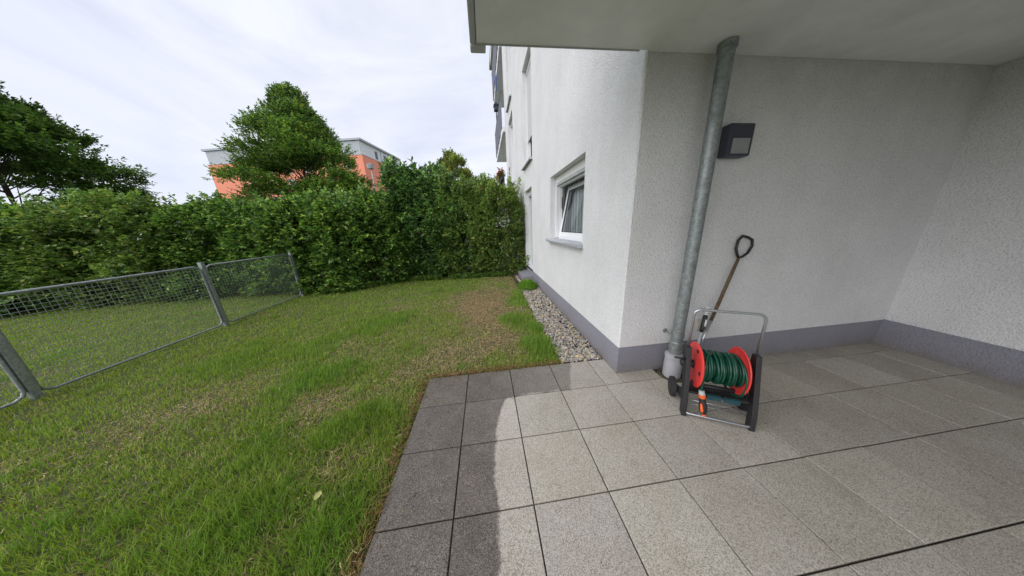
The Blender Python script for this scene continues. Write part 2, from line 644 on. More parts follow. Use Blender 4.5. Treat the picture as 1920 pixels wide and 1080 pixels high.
def stems(base_pts, tips, rad, mat, name, parent, segs=6, seed=1, side=5):
    r = random.Random(seed)
    mb = MB()
    for b, t in zip(base_pts, tips):
        b, t = Vector(b), Vector(t)
        pts = []
        ln = (t - b).length
        off = Vector((r.uniform(-1, 1), r.uniform(-1, 1), 0)) * ln * 0.08
        for i in range(segs + 1):
            s = i / segs
            p = b.lerp(t, s) + off * math.sin(math.pi * s) + Vector((r.uniform(-1, 1), r.uniform(-1, 1), r.uniform(-1, 1))) * 0.015 * ln * (0 < i < segs)
            pts.append(p)
        rr = r.uniform(0.7, 1.2) * rad
        mb.tube(pts, [rr * (1 - 0.8 * i / segs) for i in range(segs + 1)], side, cap=False)
    return mb.build(name, mat, parent)


def shrub(x0, x1, y0, y1, h, nspr, cols, w, leafmat, L, W, twig, nleaf, label, seed,
          big=False, top_rough=0.25, gap=0.0, z0=0.03, shoots=0, shoot_h=0.4, front=0.6, group=None, nst=26, catg='shrub', upness=0.5):
    r = np.random.default_rng(seed)
    cx, cy = (x0 + x1) / 2, (y0 + y1) / 2
    ax, ay = (x1 - x0) / 2, (y1 - y0) / 2
    root = empty('shrub', (cx, cy, 0), label, catg, group)
    n = int(nspr * 2.3)
    # surface directions
    th = r.uniform(0, 2 * np.pi, n * 3)
    # weight to the garden side
    keep = r.random(n * 3) < np.where(np.sin(th) < 0.15, 1.0, 1.0 - front)
    th = th[keep][:n]
    n = len(th)
    zz = r.random(n) ** 0.95
    e = 0.55                                    # superellipse exponent: hedge-like footprint
    cxn = np.sign(np.cos(th)) * np.abs(np.cos(th)) ** e
    cyn = np.sign(np.sin(th)) * np.abs(np.sin(th)) ** e
    hloc = h * (1 + top_rough * (fbm(cx + cxn * ax + seed, cyn * ay + cy, 1.7) - 0.5))
    # profile: full to 75 % of the height, rounded over the top, tucked in at the foot
    prof = np.where(zz < 0.72, 1.0, np.sqrt(np.maximum(0.03, 1 - ((zz - 0.72) / 0.28) ** 2)))
    prof = prof * np.where(zz < 0.12, 0.82 + zz * 1.5, 1.0)
    lump = 1 + 0.5 * (fbm(th * 2.2 + seed * 3.1, zz * 5.0, 1.3) - 0.5) * 2
    depth = np.abs(r.normal(0, 0.15, n))
    hole = fbm(cx + cxn * ax * 1.1 + seed * 5.0, zz * hloc, 2.4)
    depth = depth + np.clip(.46 - hole, 0, 1) * 1.6
    depth = np.where(r.random(n) < .22, r.uniform(0, .75, n), depth)
    rr = prof * (0.93 * lump - depth)
    C = np.stack([cx + cxn * ax * rr, cy + cyn * ay * rr, z0 + zz * hloc], 1)
    # top cap filling
    nt = n // 6
    tx = r.uniform(-0.9, 0.9, nt)
    ty = r.uniform(-0.9, 0.9, nt)
    Ct = np.stack([cx + tx * ax, cy + ty * ay,
                   h * (1 + top_rough * (fbm(cx + tx * ax + seed, ty * ay + cy, 1.7) - 0.5)) * np.sqrt(np.maximum(.1, 1 - 0.35 * (tx ** 2 + ty ** 2))) * r.uniform(0.86, 1.0, nt)], 1)
    Ot = np.stack([r.normal(0, .35, nt), r.normal(0, .35, nt), np.ones(nt)], 1)
    O = np.stack([np.cos(th), np.sin(th), np.full(n, upness)], 1) + r.normal(0, 0.4, (n, 3))
    C = np.concatenate([C, Ct])
    O = np.concatenate([O, Ot])
    # upright shoots along the crest
    if shoots:
        sc, so = [], []
        for k in range(shoots):
            sx, sy = cx + r.uniform(-0.85, 0.85) * ax, cy + r.uniform(-0.8, 0.4) * ay
            hh = h * (0.88 + 0.1 * r.random())
            lh = shoot_h * r.uniform(0.4, 1.0)
            lean = r.normal(0, 0.16, 2)
            m = max(3, int(lh / 0.07))
            for i in range(m):
                f = i / m
                sc.append((sx + lean[0] * lh * f, sy + lean[1] * lh * f, hh + lh * f))
                a = r.uniform(0, 6.28)
                so.append((math.cos(a) * 0.5 * (1 - f), math.sin(a) * 0.5 * (1 - f), 0.9))
        C = np.concatenate([C, sc])
        O = np.concatenate([O, so])
    if gap:
        g = fbm(C[:, 0] + seed, C[:, 2] * 0.8, 2.6) + 0.15 * r.random(len(C))
        k = g > gap
        C, O = C[k], O[k]
    tw = r.uniform(0.6, 1.2, len(C)) * twig
    L, W = L * 1.22, W * 1.28
    P, D, N, LL, WW, Id = sprigs(C, O, nleaf, tw, L, W, droop=0.12, r=r)
    patch = fbm(P[:, 0] * 1.3 + seed, P[:, 2] * 1.3, 1.2)
    col = palette(len(P), cols, w, r=r) * np.array([1.85, 1.8, 1.9])
    col = col * (0.75 + 0.55 * patch[:, None])
    sprv = r.uniform(0.75, 1.25, len(C))[Id]
    col = np.clip(col * sprv[:, None], 0, 1)
    leaves_mesh('foliage', P, D, N, LL, WW, col, leafmat, big, root)
    rs = random.Random(seed)
    bases, tips = [], []
    for k in range(nst):
        bx, by = cx + rs.uniform(-.8, .8) * ax, cy + rs.uniform(-.45, .45) * ay
        bases.append((bx, by, -0.02))
        tips.append((bx + rs.uniform(-.35, .35), by + rs.uniform(-.3, .3), h * rs.uniform(.65, .97)))
    # side branches
    for k in range(nst * 3):
        b = rs.randrange(nst)
        f = rs.uniform(.12, .75)
        q = Vector(bases[b]).lerp(Vector(tips[b]), f)
        bases.append(tuple(q))
        a = rs.uniform(0, 6.28)
        ln = rs.uniform(.25, .6)
        tips.append((q.x + math.cos(a) * ln, q.y + math.sin(a) * ln, q.z + rs.uniform(.15, .5)))
    stems(bases, tips, 0.011, M['twig'], 'stem', root, seed=seed)
    return root


def tree(loc, height, trunk_h, rad, shape, nspr, cols, w, leafmat, L, W, label, seed, gap=0.0, group=None, nleaf=9, twig=0.5, trunk_r=0.14, nclump=110, cr=1.0):
    r = np.random.default_rng(seed)
    root = empty('deciduous_tree', loc, label, 'tree', group)
    x, y, z = loc
    ch = height - trunk_h
    # clumps inside the crown envelope
    cl = []
    while len(cl) < nclump:
        f = r.random()
        a = r.uniform(0, 6.283)
        q = shape(f) * rad * (0.35 + 0.65 * math.sqrt(r.random()))
        q *= 1 + 0.22 * math.sin(3 * a + seed) * (1 - f)
        cl.append((x + q * math.cos(a), y + q * math.sin(a), z + trunk_h + ch * f, cr * (0.20 + 0.17 * r.random()) * rad * (0.55 + 0.45 * shape(f))))
    cl = np.array(cl)
    i = r.integers(0, len(cl), nspr)
    d = norm(r.normal(0, 1, (nspr, 3)))
    d[:, 2] = np.abs(d[:, 2]) * 0.8 - 0.25 * (r.random(nspr) < .5)
    rr = cl[i, 3] * (0.55 + 0.55 * r.random(nspr))
    C = cl[i, :3] + d * rr[:, None] * np.array([1, 1, 0.8])
    outw = norm(C - np.array([x, y, z + trunk_h + ch * 0.35]))
    O = d * 0.5 + outw * 0.8 + np.array([0, 0, 0.25])
    tw = r.uniform(0.5, 1.2, nspr) * twig
    P, D, N, LL, WW, Id = sprigs(C, O, nleaf, tw, L, W, droop=0.2, r=r)
    col = 1.35 * palette(len(P), cols, w, r=r) * r.uniform(0.7, 1.3, len(cl))[i][Id][:, None]
    col = np.clip(col, 0, 1)
    leaves_mesh('crown', P, D, N, LL, WW, col, leafmat, False, root)
    mb = MB()
    rs = random.Random(seed)
    top = Vector((x + rs.uniform(-.2, .2), y, z + trunk_h + ch * .92))
    pts = [Vector((x, y, z - .1)).lerp(top, k / 10) + Vector((rs.uniform(-1, 1), rs.uniform(-1, 1), 0)) * 0.05 for k in range(11)]
    mb.tube(pts, [trunk_r * (1.25 if k == 0 else 1) * (1 - k / 10.6) for k in range(11)], 10)
    for k in range(min(len(cl), 60)):
        c = Vector(cl[k, :3])
        f = max(0.12, min(0.85, (c.z - z) / (height) - rs.uniform(.1, .25)))
        s = pts[0].lerp(pts[-1], f)
        mid = s.lerp(c, .5) + Vector((0, 0, -.03 * (c - s).length))
        mb.tube([s, mid, c], [trunk_r * .32 * (1 - f * .6), trunk_r * .18, trunk_r * .05], 5, cap=False)
    mb.build('trunk', M['bark'], root)
    return root


# ================================================================== THE SETTING
# open ground to the horizon
mb = MB()
mb.add([(-600, -600, -0.06), (600, -600, -0.06), (600, 600, -0.06), (-600, 600, -0.06)], [(0, 1, 2, 3)])
tag(mb.build('ground', M['ground']), kind='structure')

# lawn soil with gentle unevenness
xs = np.arange(-17, 1.301, 0.12)
ys = np.arange(-5, 9.6, 0.12)
X, Y = np.meshgrid(xs, ys, indexing='ij')


def soil_z(x, y):
    z = 0.03 * (fbm(x, y, 0.9) - 0.5) + 0.015 * (fbm(x, y, 4.0) - 0.5) - 0.004
    # keep under the paving and gravel
    m = np.clip(np.minimum(x + 0.55, 0.55 - y) / 0.1, 0, 1)
    m = np.maximum(m, np.clip((x - 1.1) / 0.1, 0, 1))
    return z * (1 - m) - 0.045 * m


Z = soil_z(X, Y)
nx, ny = X.shape
idx = np.arange(nx * ny).reshape(nx, ny)
F = np.stack([idx[:-1, :-1], idx[1:, :-1], idx[1:, 1:], idx[:-1, 1:]], -1).reshape(-1, 4)
me = arr_mesh('lawn_soil', np.stack([X, Y, Z], -1).reshape(-1, 3), [F], M['soil'], smooth=True)
tag(link('lawn_ground', me), kind='structure')

# bed under the paving and the gravel
mb = MB()
mb.box(-0.45, 6.0, -6.0, 0.46, -0.05, -0.014)
mb.box(1.12, 1.715, 0.46, 10.0, -0.05, -0.022)
tag(mb.build('paving_bed', M['joint']), kind='structure')

# paving: 50 cm slabs with open joints
V, F, T = [], [], []
RY = 0.4718
xl = [-0.462, 0.0, 0.5, 1.0, 1.5, 2.0, 2.5, 3.0, 3.5, 4.0, 4.5, 5.0, 5.35]
yl = [0.458, 0.0] + [-RY * k for k in range(1, 13)]
rt = random.Random(3)


def slab(x0, x1, y0, y1, tone=None):
    g, c, zt = 0.0042, 0.003, rt.uniform(-0.0012, 0.0012)
    x0, x1, y0, y1 = x0 + g, x1 - g, y0 + g, y1 - g
    base = len(V)
    tx, ty = rt.uniform(-.0008, .0008), rt.uniform(-.0008, .0008)
    for z, q in ((-0.04, 0), (-c, 0), (0, c)):
        for (x, y, sx, sy) in ((x0 + q, y0 + q, -1, -1), (x1 - q, y0 + q, 1, -1), (x1 - q, y1 - q, 1, 1), (x0 + q, y1 - q, -1, 1)):
            V.append((x, y, z + zt + sx * tx + sy * ty))
    for k in (0, 1):
        for j in range(4):
            a, b_ = base + k * 4 + j, base + k * 4 + (j + 1) % 4
            F.append((a, b_, b_ + 4, a + 4))
    F.append((base + 8, base + 9, base + 10, base + 11))
    t_ = tone if tone else rt.uniform(0.84, 1.0)
    T.extend([(t_, t_ * rt.uniform(.985, 1.0), t_ * rt.uniform(.96, 1.0))] * 12)


for j in range(len(yl) - 1):
    for i in range(len(xl) - 1):
        x0, x1, y1, y0 = xl[i], xl[i + 1], yl[j], yl[j + 1]
        if j == 0:
            if x0 >= 1.5:
                continue
        slab(x0, x1, y0, y1)
slab(1.5, 1.722, 0.0, 0.458)
for x0, x1 in ((1.722, 2.0), (2.0, 2.17), (2.43, 2.75), (2.75, 3.25), (3.25, 3.75), (3.75, 4.25), (4.25, 4.75), (4.75, 5.35)):
    slab(x0, x1, 0.0, 0.17, 0.86)
me = arr_mesh('patio_paving', V, [np.array(F)], M['paving'], np.array(T))
tag(link('patio_paving', me), kind='structure')

# ================================================================== APARTMENT BUILDING
XW, YB = 1.708, 0.154
bld = empty('apartment_building', (XW, YB, 0), 'white rendered apartment block with a grey plinth beside the garden', 'building')


def holed_wall(mb, x, y0, y1, z0, z1, holes, depth):
    ysv = sorted({y0, y1, *[h[0] for h in holes], *[h[1] for h in holes]})
    zsv = sorted({z0, z1, *[h[2] for h in holes], *[h[3] for h in holes]})
    for a in range(len(ysv) - 1):
        for c in range(len(zsv) - 1):
            ym, zm = (ysv[a] + ysv[a + 1]) / 2, (zsv[c] + zsv[c + 1]) / 2
            if any(h[0] < ym < h[1] and h[2] < zm < h[3] for h in holes):
                continue
            mb.add([(x, ysv[a + 1], zsv[c]), (x, ysv[a], zsv[c]), (x, ysv[a], zsv[c + 1]), (x, ysv[a + 1], zsv[c + 1])], [(0, 1, 2, 3)])
    for (a, b_, c, d) in holes:
        xd = x + depth
        for q in ([(x, a, c), (xd, a, c), (xd, a, d), (x, a, d)], [(x, b_, d), (xd, b_, d), (xd, b_, c), (x, b_, c)],
                  [(x, a, d), (xd, a, d), (xd, b_, d), (x, b_, d)], [(x, b_, c), (xd, b_, c), (xd, a, c), (x, a, c)]):
            mb.add(q, [(0, 1, 2, 3)])


WIN = dict(tilt=(1.235, 2.86, 1.40, 2.60), door=(4.72, 5.85, 0.27, 2.74), up=(4.56, 5.78, 3.42, 5.92),
           up2=(8.10, 9.45, 3.45, 6.02), up3=(8.15, 9.40, 6.50, 9.0))
YE = 10.75
mb = MB()
ZP = 0.338
CH = 0.012
h_up = [WIN[k] for k in ('tilt', 'up', 'up2', 'up3')] + [(4.72, 5.85, ZP, 2.74)]
holed_wall(mb, XW, YB + CH, YE, ZP, 12.4, h_up, 0.30)
XR = 5.35
mb.add([(XW, YB + CH, ZP), (XW + CH, YB, ZP), (XW + CH, YB, 12.4), (XW, YB + CH, 12.4)], [(0, 1, 2, 3)])
mb.add([(XW + CH, YB, ZP), (XR, YB, ZP), (XR, YB, 12.4), (XW + CH, YB, 12.4)], [(0, 1, 2, 3)])
mb.add([(XR, YB, ZP), (XR, -7, ZP), (XR, -7, 12.4), (XR, YB, 12.4)], [(0, 1, 2, 3)])
mb.add([(XW, YE, ZP), (2.9, YE, ZP), (2.9, YE, 12.4), (XW, YE, 12.4)], [(3, 2, 1, 0)])
mb.add([(2.9, YE, ZP), (2.9, 17.5, ZP), (2.9, 17.5, 12.4), (2.9, YE, 12.4)], [(3, 2, 1, 0)])
# underside of the render where it oversails the plinth
mb.add([(XW, YB + CH, ZP), (XW, YE, ZP), (XW + .03, YE, ZP), (XW + .03, YB + CH, ZP)], [(0, 1, 2, 3)])
mb.add([(XW + CH, YB, ZP), (XW + CH, YB + .03, ZP), (XR, YB + .03, ZP), (XR, YB, ZP)], [(0, 1, 2, 3)])
wall = mb.build('wall', M['plaster'], bld)
mb = MB()
xp, yp = XW + 0.010, YB + 0.010
mb.add([(xp, 4.72, -.06), (xp, yp, -.06), (xp, yp, ZP + .004), (xp, 4.72, ZP + .004)], [(0, 1, 2, 3)])
mb.add([(xp, YE, -.06), (xp, 5.85, -.06), (xp, 5.85, ZP + .004), (xp, YE, ZP + .004)], [(0, 1, 2, 3)])
mb.add([(xp, 5.85, -.06), (xp + .29, 5.85, -.06), (xp + .29, 5.85, ZP), (xp, 5.85, ZP)], [(0, 1, 2, 3)])
mb.add([(xp, 4.72, ZP), (xp + .29, 4.72, ZP), (xp + .29, 4.72, -.06), (xp, 4.72, -.06)], [(0, 1, 2, 3)])
mb.add([(xp, yp, -.06), (XR, yp, -.06), (XR, yp, ZP + .004), (xp, yp, ZP + .004)], [(0, 1, 2, 3)])
mb.add([(XR - .01, yp, -.06), (XR - .01, -7, -.06), (XR - .01, -7, ZP + .004), (XR - .01, yp, ZP + .004)], [(0, 1, 2, 3)])
mb.build('plinth', M['plinth'], bld)
mb = MB()
mb.box(1.5, 9, -7.2, 17.6, 12.42, 12.6)
mb.build('roof', M['slabedge'], bld)


def window(key, kind, label):
    y0, y1, z0, z1 = WIN[key]
    xf = XW + 0.165                     # outer face of the fixed frame
    fw = 0.065
    mb = MB()
    b0, b1 = y0 + .003, y1 - .003
    topb = 0.13 if kind != 'plain' else 0.02      # shutter box
    zt = z1 - topb
    # fixed frame: stiles full height, rails butt between them
    mb.box(xf, xf + .07, b0, b0 + fw, z0 + .004, zt)
    mb.box(xf, xf + .07, b1 - fw, b1, z0 + .004, zt)
    mb.box(xf + .001, xf + .069, b0 + fw, b1 - fw, z0 + .004, z0 + .004 + fw)
    mb.box(xf + .001, xf + .069, b0 + fw, b1 - fw, zt - fw, zt)
    if kind == 'door':
        mb.box(xf + .001, xf + .069, (b0 + b1) / 2 - .04, (b0 + b1) / 2 + .04, z0 + .07, zt - fw)
    fr = mb.build('window' if kind != 'door' else 'door', M['upvc'], bld, bevel=.004)
    if label:
        fr['label'] = label
    # guide rails and box for the roller shutter
    mb = MB()
    mb.box(xf - .055, xf - .004, b0, b0 + .05, z0 + .02, zt)
    mb.box(xf - .055, xf - .004, b1 - .05, b1, z0 + .02, zt)
    mb.box(xf - .055, xf + .06, b0, b1, zt + .003, z1 - .003)
    mb.build('shutter_box', M['upvc'], fr, bevel=.003)
    # dark gap above the rails
    mb = MB()
    mb.box(xf - .05, xf - .01, b0 + .052, b1 - .052, zt - .035, zt)
    mb.build('shutter_bar', M['greyp'], fr)
    # sash
    a0, a1, c0, c1 = b0 + fw - .012, b1 - fw + .012, z0 + .004 + fw - .012, zt - fw + .012
    if kind in ('tilt', 'fixed', 'shutter'):
        ang = R(10.5) if kind == 'tilt' else 0
        P = Matrix.Translation((xf + .035, 0, c0)) @ Matrix.Rotation(ang, 4, 'Y') @ Matrix.Translation((-(xf + .035), 0, -c0))
        sx0, sx1, sw = xf + .012, xf + .075, .075
        if kind != 'tilt':
            sx0, sx1 = xf + .02, xf + .085
        mb = MB()
        mb.box(sx0, sx1, a0, a0 + sw, c0, c1, P)
        mb.box(sx0, sx1, a1 - sw, a1, c0, c1, P)
        mb.box(sx0 + .001, sx1 - .001, a0 + sw, a1 - sw, c0, c0 + sw, P)
        mb.box(sx0 + .001, sx1 - .001, a0 + sw, a1 - sw, c1 - sw, c1, P)
        mb.build('sash', M['upvc'], fr, bevel=.005)
        mb = MB()
        e = .004
        for (p0, p1, q0, q1) in ((a0 + sw + e, a0 + sw + .014, c0 + sw + e, c1 - sw - e), (a1 - sw - .014, a1 - sw - e, c0 + sw + e, c1 - sw - e),
                                 (a0 + sw + .015, a1 - sw - .015, c0 + sw + e, c0 + sw + .014), (a0 + sw + .015, a1 - sw - .015, c1 - sw - .014, c1 - sw - e)):
            mb.box(sx0 + .006, sx0 + .02, p0, p1, q0, q1, P)
        mb.build('gasket', M['gasket'], fr)
        mb = MB()
        mb.box(sx0 + .024, sx0 + .028, a0 + sw - .005, a1 - sw + .005, c0 + sw - .005, c1 - sw + .005, P)
        mb.build('glass', M['glass'], fr)
        if kind == 'tilt':
            mb = MB()
            # fitting in the open gap and dark seal round the fixed frame
            mb.box(xf + .072, xf + .078, b1 - fw + .001, b1 - fw + .012, c0 + .05, c1 - .02)
            mb.box(xf + .055, xf + .07, b1 - fw - .022, b1 - fw - .001, c1 - .42, c1 - .20)
            mb.box(xf + .055, xf + .07, b1 - fw - .022, b1 - fw - .001, c0 + .1, c0 + .22)
            mb.build('fitting', M['gasket'], fr)
    else:
        mb = MB()
        mb.box(xf + .03, xf + .034, b0 + fw - .01, b1 - fw + .01, z0 + .06, zt - fw + .01)
        mb.build('glass', M['glass'], fr)
    if kind == 'shutter':
        zs = 4.16
        mb = MB()
        k = 0
        z = zt
        while z > zs:
            mb.box(xf - .042, xf - .026, b0 + .051, b1 - .051, z - .046, z - .002)
            z -= .05
        mb.box(xf - .046, xf - .022, b0 + .051, b1 - .051, z - .012, z + .0)
        mb.build('shutter', M['shutter'], fr, bevel=.004)
    # sill
    if kind != 'door':
        mb = MB()
        s0, s1 = y0 - .035, y1 + .035
        xo, xi = XW - .085, xf - .058
        if kind == 'tilt':
            xi = xf - .058
        vs = [(xo, s0, z0 - .018), (xo, s1, z0 - .018), (XW - .004, s1, z0 + .006), (XW - .004, s0, z0 + .006)]
        # top plate outside, front lip, end caps
        mb.add([(xo, s0, z0 - .02), (XW - .001, s0, z0 - .006), (XW - .001, s1, z0 - .006), (xo, s1, z0 - .02),
                (xo, s0, z0 - .024), (XW - .001, s0, z0 - .010), (XW - .001, s1, z0 - .010), (xo, s1, z0 - .024)],
               [(0, 1, 2, 3), (7, 6, 5, 4), (0, 4, 5, 1), (3, 2, 6, 7), (1, 5, 6, 2)])
        mb.box(xo - .003, xo + .001, s0, s1, z0 - .050, z0 - .0195)
        mb.box(xo - .004, XW - .001, s0 - .004, s0, z0 - .052, z0 + .004)
        mb.box(xo - .004, XW - .001, s1, s1 + .004, z0 - .052, z0 + .004)
        mb.box(XW, xf - .002, y0 + .002, y1 - .002, z0 + .002, z0 + .007)
        mb.build('sill', M['alu'], fr)
    # room behind
    mb = MB()
    rx0, rx1 = XW + .302, XW + 1.6
    q0, q1, w0, w1 = y0 - .25, y1 + (1.3 if kind == 'tilt' else .25), z0 - .3, z1 + .1
    mb.add([(rx0, q0, w0), (rx1, q0, w0), (rx1, q1, w0), (rx0, q1, w0), (rx0, q0, w1), (rx1, q0, w1), (rx1, q1, w1), (rx0, q1, w1)],
           [(0, 1, 2, 3), (7, 6, 5, 4), (1, 5, 6, 2), (0, 4, 5, 1), (3, 2, 6, 7)])
    mb.build('room', M['room'], fr)
    # curtain with folds
    if kind in ('tilt', 'fixed', 'door'):
        k = 240 if kind == 'tilt' else 140
        ye = y1 + (1.1 if kind == 'tilt' else -.02)
        vs, fs = [], []
        for i in range(k + 1):
            yy = y0 + .02 + (ye - y0 - .02) * i / k
            xx = XW + (.47 if kind == 'tilt' else .37) + .028 * math.sin(i * .85) + .012 * math.sin(i * .31)
            vs += [(xx, yy, z0 - .1), (xx + .004, yy, z1)]
        for i in range(k):
            fs.append((i * 2, i * 2 + 2, i * 2 + 3, i * 2 + 1))
        me = MB().add(vs, fs, True).build('curtain', M['curtain'], fr)
    return fr


window('tilt', 'tilt', 'white ground floor window tilted open above a grey sill')
window('door', 'door', 'white glazed door with a step beyond the window')
window('up', 'shutter', 'upstairs window with its pale roller shutter mostly down')
window('up2', 'fixed', None)
window('up3', 'fixed', None)

mb = MB()
mb.box(1.40, 1.715, 4.74, 5.95, -0.05, 0.175)
mb.box(1.7155, XW + .30, 4.725, 5.845, -0.05, 0.262)
mb.build('door_step', M['plinth'], bld, bevel=.006)

# balcony slab over the patio
mb = MB()
mb.box(0.357, XW - .001, -6.5, 0.139, 3.0, 3.2)
mb.box(XW + .0, XR, -6.5, YB - .002, 3.001, 3.2)
slab_o = mb.build('balcony', M['soffit'], bld)
slab_o['label'] = 'pale balcony slab over the patio'
mb = MB()
mb.box(0.309, 0.3545, -6.5, 0.190, 2.996, 3.23)
mb.box(0.309, 0.425, 0.142, 0.222, 2.985, 3.24)
mb.box(0.4255, 1.64, 0.142, 0.160, 2.996, 3.23)
mb.build('slab_edge', M['slabedge'], slab_o, bevel=.012)
mb = MB()
mb.box(0.3548, 0.3588, -6.5, 0.139, 2.988, 3.02)
mb.box(0.359, 1.635, 0.1392, 0.1432, 2.990, 3.02)
mb.build('drip_edge', M['slabedge'], slab_o)
mb = MB()
mb.box(0.33, 1.70, 0.10, 0.13, 3.28, 4.25)
mb.box(0.33, 0.36, -6.4, 0.099, 3.28, 4.25)
mb.build('railing', M['rail'], slab_o, bevel=.004)


def far_balcony(zf, zr0, zr1, label):
    mb = MB()
    mb.box(1.62, 2.899, 10.80, 16.2, zf - .2, zf)
    o = mb.build('balcony', M['soffit'], bld)
    o['label'] = label
    mb = MB()
    mb.box(1.585, 1.6185, 10.80, 16.24, zf - .22, zf + .06)
    mb.box(1.6195, 2.899, 16.203, 16.24, zf - .22, zf + .06)
    mb.build('slab_edge', M['upvc'], o, bevel=.004)
    mb = MB()
    yv = 10.82
    while yv < 16.2:
        mb.box(1.560, 1.572, yv, min(yv + .86, 16.2), zr0, zr1)
        mb.box(1.573, 1.60, yv + .4, yv + .44, zf - .05, zr1 - .04)
        yv += .9
    mb.box(1.575, 2.89, 16.245, 16.257, zr0, zr1)
    mb.tube([(1.566, 10.82, zr1 + .03), (1.566, 16.2, zr1 + .03)], .02, 8)
    mb.build('railing', M['rail'], o)


far_balcony(3.25, 3.35, 4.25, 'lowest far balcony behind the hedge')
far_balcony(6.42, 6.50, 7.85, 'middle far balcony with a dark railing')
far_balcony(9.80, 9.95, 11.35, 'top far balcony with a dark railing')
mb = MB()
mb.box(1.52, 2.899, 10.78, 16.3, 12.0, 12.4)
mb.build('roof_overhang', M['soffit'], bld)

# small things on the far balconies
mb = MB()
vs, fs = [], []
for i in range(9):
    for j in range(9):
        vs.append((1.545 + .02 * math.sin(i * 1.3), 12.9 + i * .06, 9.74 - j * .085 - .03 * math.sin(i * .7)))
for i in range(8):
    for j in range(8):
        fs.append((i * 9 + j, i * 9 + 9 + j, i * 9 + 10 + j, i * 9 + j + 1))
mb.add(vs, fs, True)
o = mb.build('cloth', M['blue'])
sm = o.modifiers.new('thick', 'SOLIDIFY')
sm.thickness = .008
tag(o, 'bright blue cloth hanging under the top far balcony railing', 'cloth')
pl = empty('dark_box', (1.60, 14.4, 7.8), 'small dark box raised on a rod above the middle far balcony railing', 'bird feeder')  # dark box of unknown use, carried up from the balcony by a rod
mb = MB()
mb.box(1.47, 1.73, 14.2, 14.55, 8.60, 8.84)
mb.add([(1.43, 14.15, 8.842), (1.77, 14.15, 8.842), (1.77, 14.6, 8.842), (1.43, 14.6, 8.842), (1.6, 14.15, 8.95), (1.6, 14.6, 8.95)], [(3, 2, 1, 0), (0, 1, 4), (2, 3, 5), (1, 2, 5, 4), (3, 0, 4, 5)])
mb.build('body', M['rail'], pl)
mb = MB()
mb.tube([(1.60, 14.4, 6.5), (1.60, 14.4, 8.60)], .03, 8)
mb.build('rod', M['rail'], pl)

# geraniums on the lowest far balcony
g = np.random.default_rng(5)
fb = empty('flower_box', (1.50, 12.2, 4.25), 'flower box of red geraniums on the lowest far balcony railing', 'flower box')
mb = MB()
mb.box(1.42, 1.55, 11.2, 13.0, 4.12, 4.28)
mb.build('planter', M['rail'], fb, bevel=.01)
n = 500
C = np.stack([1.47 + g.normal(0, .09, n), g.uniform(11.15, 13.05, n), 4.3 + np.abs(g.normal(0, .16, n))], 1)
O = norm(g.normal(0, 1, (n, 3)) + np.array([-.5, 0, .4]))
P, D, N, LL, WW, Id = sprigs(C, O, 4, np.full(n, .08), .06, .03)
leaves_mesh('foliage', P, D, N, LL, WW, palette(len(P), GREEN_MIX, [1, 1, 1, 1]), M['leafsmall'], False, fb)
k = g.choice(n, 190)
P, D, N, LL, WW, Id = sprigs(C[k] + np.array([-.04, 0, .09]), O[k], 5, np.full(len(k), .03), .06, .03)
leaves_mesh('blossom', P, D, N, LL, WW, palette(len(P), [(0.6, .03, .03), (.7, .08, .05)], [1, 1]), M['leafsmall'], False, fb)

# ================================================================== DRAINPIPE
PX, PY = 2.293, 0.03
dp = empty('drainpipe', (PX, PY, 0), 'galvanised drainpipe standing in front of the side wall', 'drainpipe')
mb = MB()
mb.lathe((PX, PY, 0.10), (0, 0, 1), [(0, .0535), (2.9, .0535)], 40)
mb.build('pipe', M['zinc'], dp, auto=True)
mb = MB()
mb.lathe((PX, PY, 0), (0, 0, 1), [(.30, .0565), (.30, .064), (.42, .064), (.425, .060), (.43, .0565)], 40)
mb.build('collar', M['zinc'], dp, auto=True)
mb = MB()
mb.lathe((PX, PY, 0), (0, 0, 1), [(2.955, .0545), (2.957, .064), (2.998, .064)], 40)
mb.build('ceiling_ring', M['zinc'], dp, auto=True)
mb = MB()
mb.lathe((PX, PY, 0), (0, 0, 1), [(-.04, .086), (.235, .084), (.24, .089), (.255, .090), (.272, .088), (.28, .066), (.285, .0565)], 40)
mb.build('standpipe_sleeve', simple('violet grey painted sleeve', (0.42, 0.42, 0.45), 0.5, var=.08, vscale=9), dp, auto=True)
mb = MB()
mb.lathe((PX, PY, .345), (0, 0, 1), [(0, .065), (0, .0685), (.025, .0685), (.025, .065)], 32, caps=False)
mb.build('clamp', M['zinc'], dp, auto=True)
mb = MB()
mb.tube([(PX - .06, PY - .01, .50), (2.245, .154, .50)], .006, 8)
mb.lathe((2.245, .152, .50), (0, -1, 0), [(0, .024), (.008, .024), (.014, .012)], 20)
mb.lathe((PX, PY, .485), (0, 0, 1), [(0, .057), (0, .0605), (.03, .0605), (.03, .057)], 32, caps=False)
mb.build('bracket', M['zinc'], dp, auto=True)
# moss-filled cut-out in the paving at the pipe foot
mb = MB()
mb.tube([(PX + .11 * math.cos(a), PY + .11 * math.sin(a), -.012 + .004 * math.sin(3 * a)) for a in [i * math.pi / 8 for i in range(16)]], .028, 6, closed=True)
mb.build('moss_ring', simple('moss dirt', (.07, .06, .035), .95, var=.5, vscale=60, bstr=.8, bscale=120), dp)

# black gully lever beside the sleeve
mb = MB()
mb.tube([(2.20, .10, .03), (2.245, .085, .035), (2.30, .12, .02)], .011, 8)
tag(mb.build('hose_stub', M['blackp']), 'short black hose stub lying between plinth and drainpipe foot', 'hose stub')

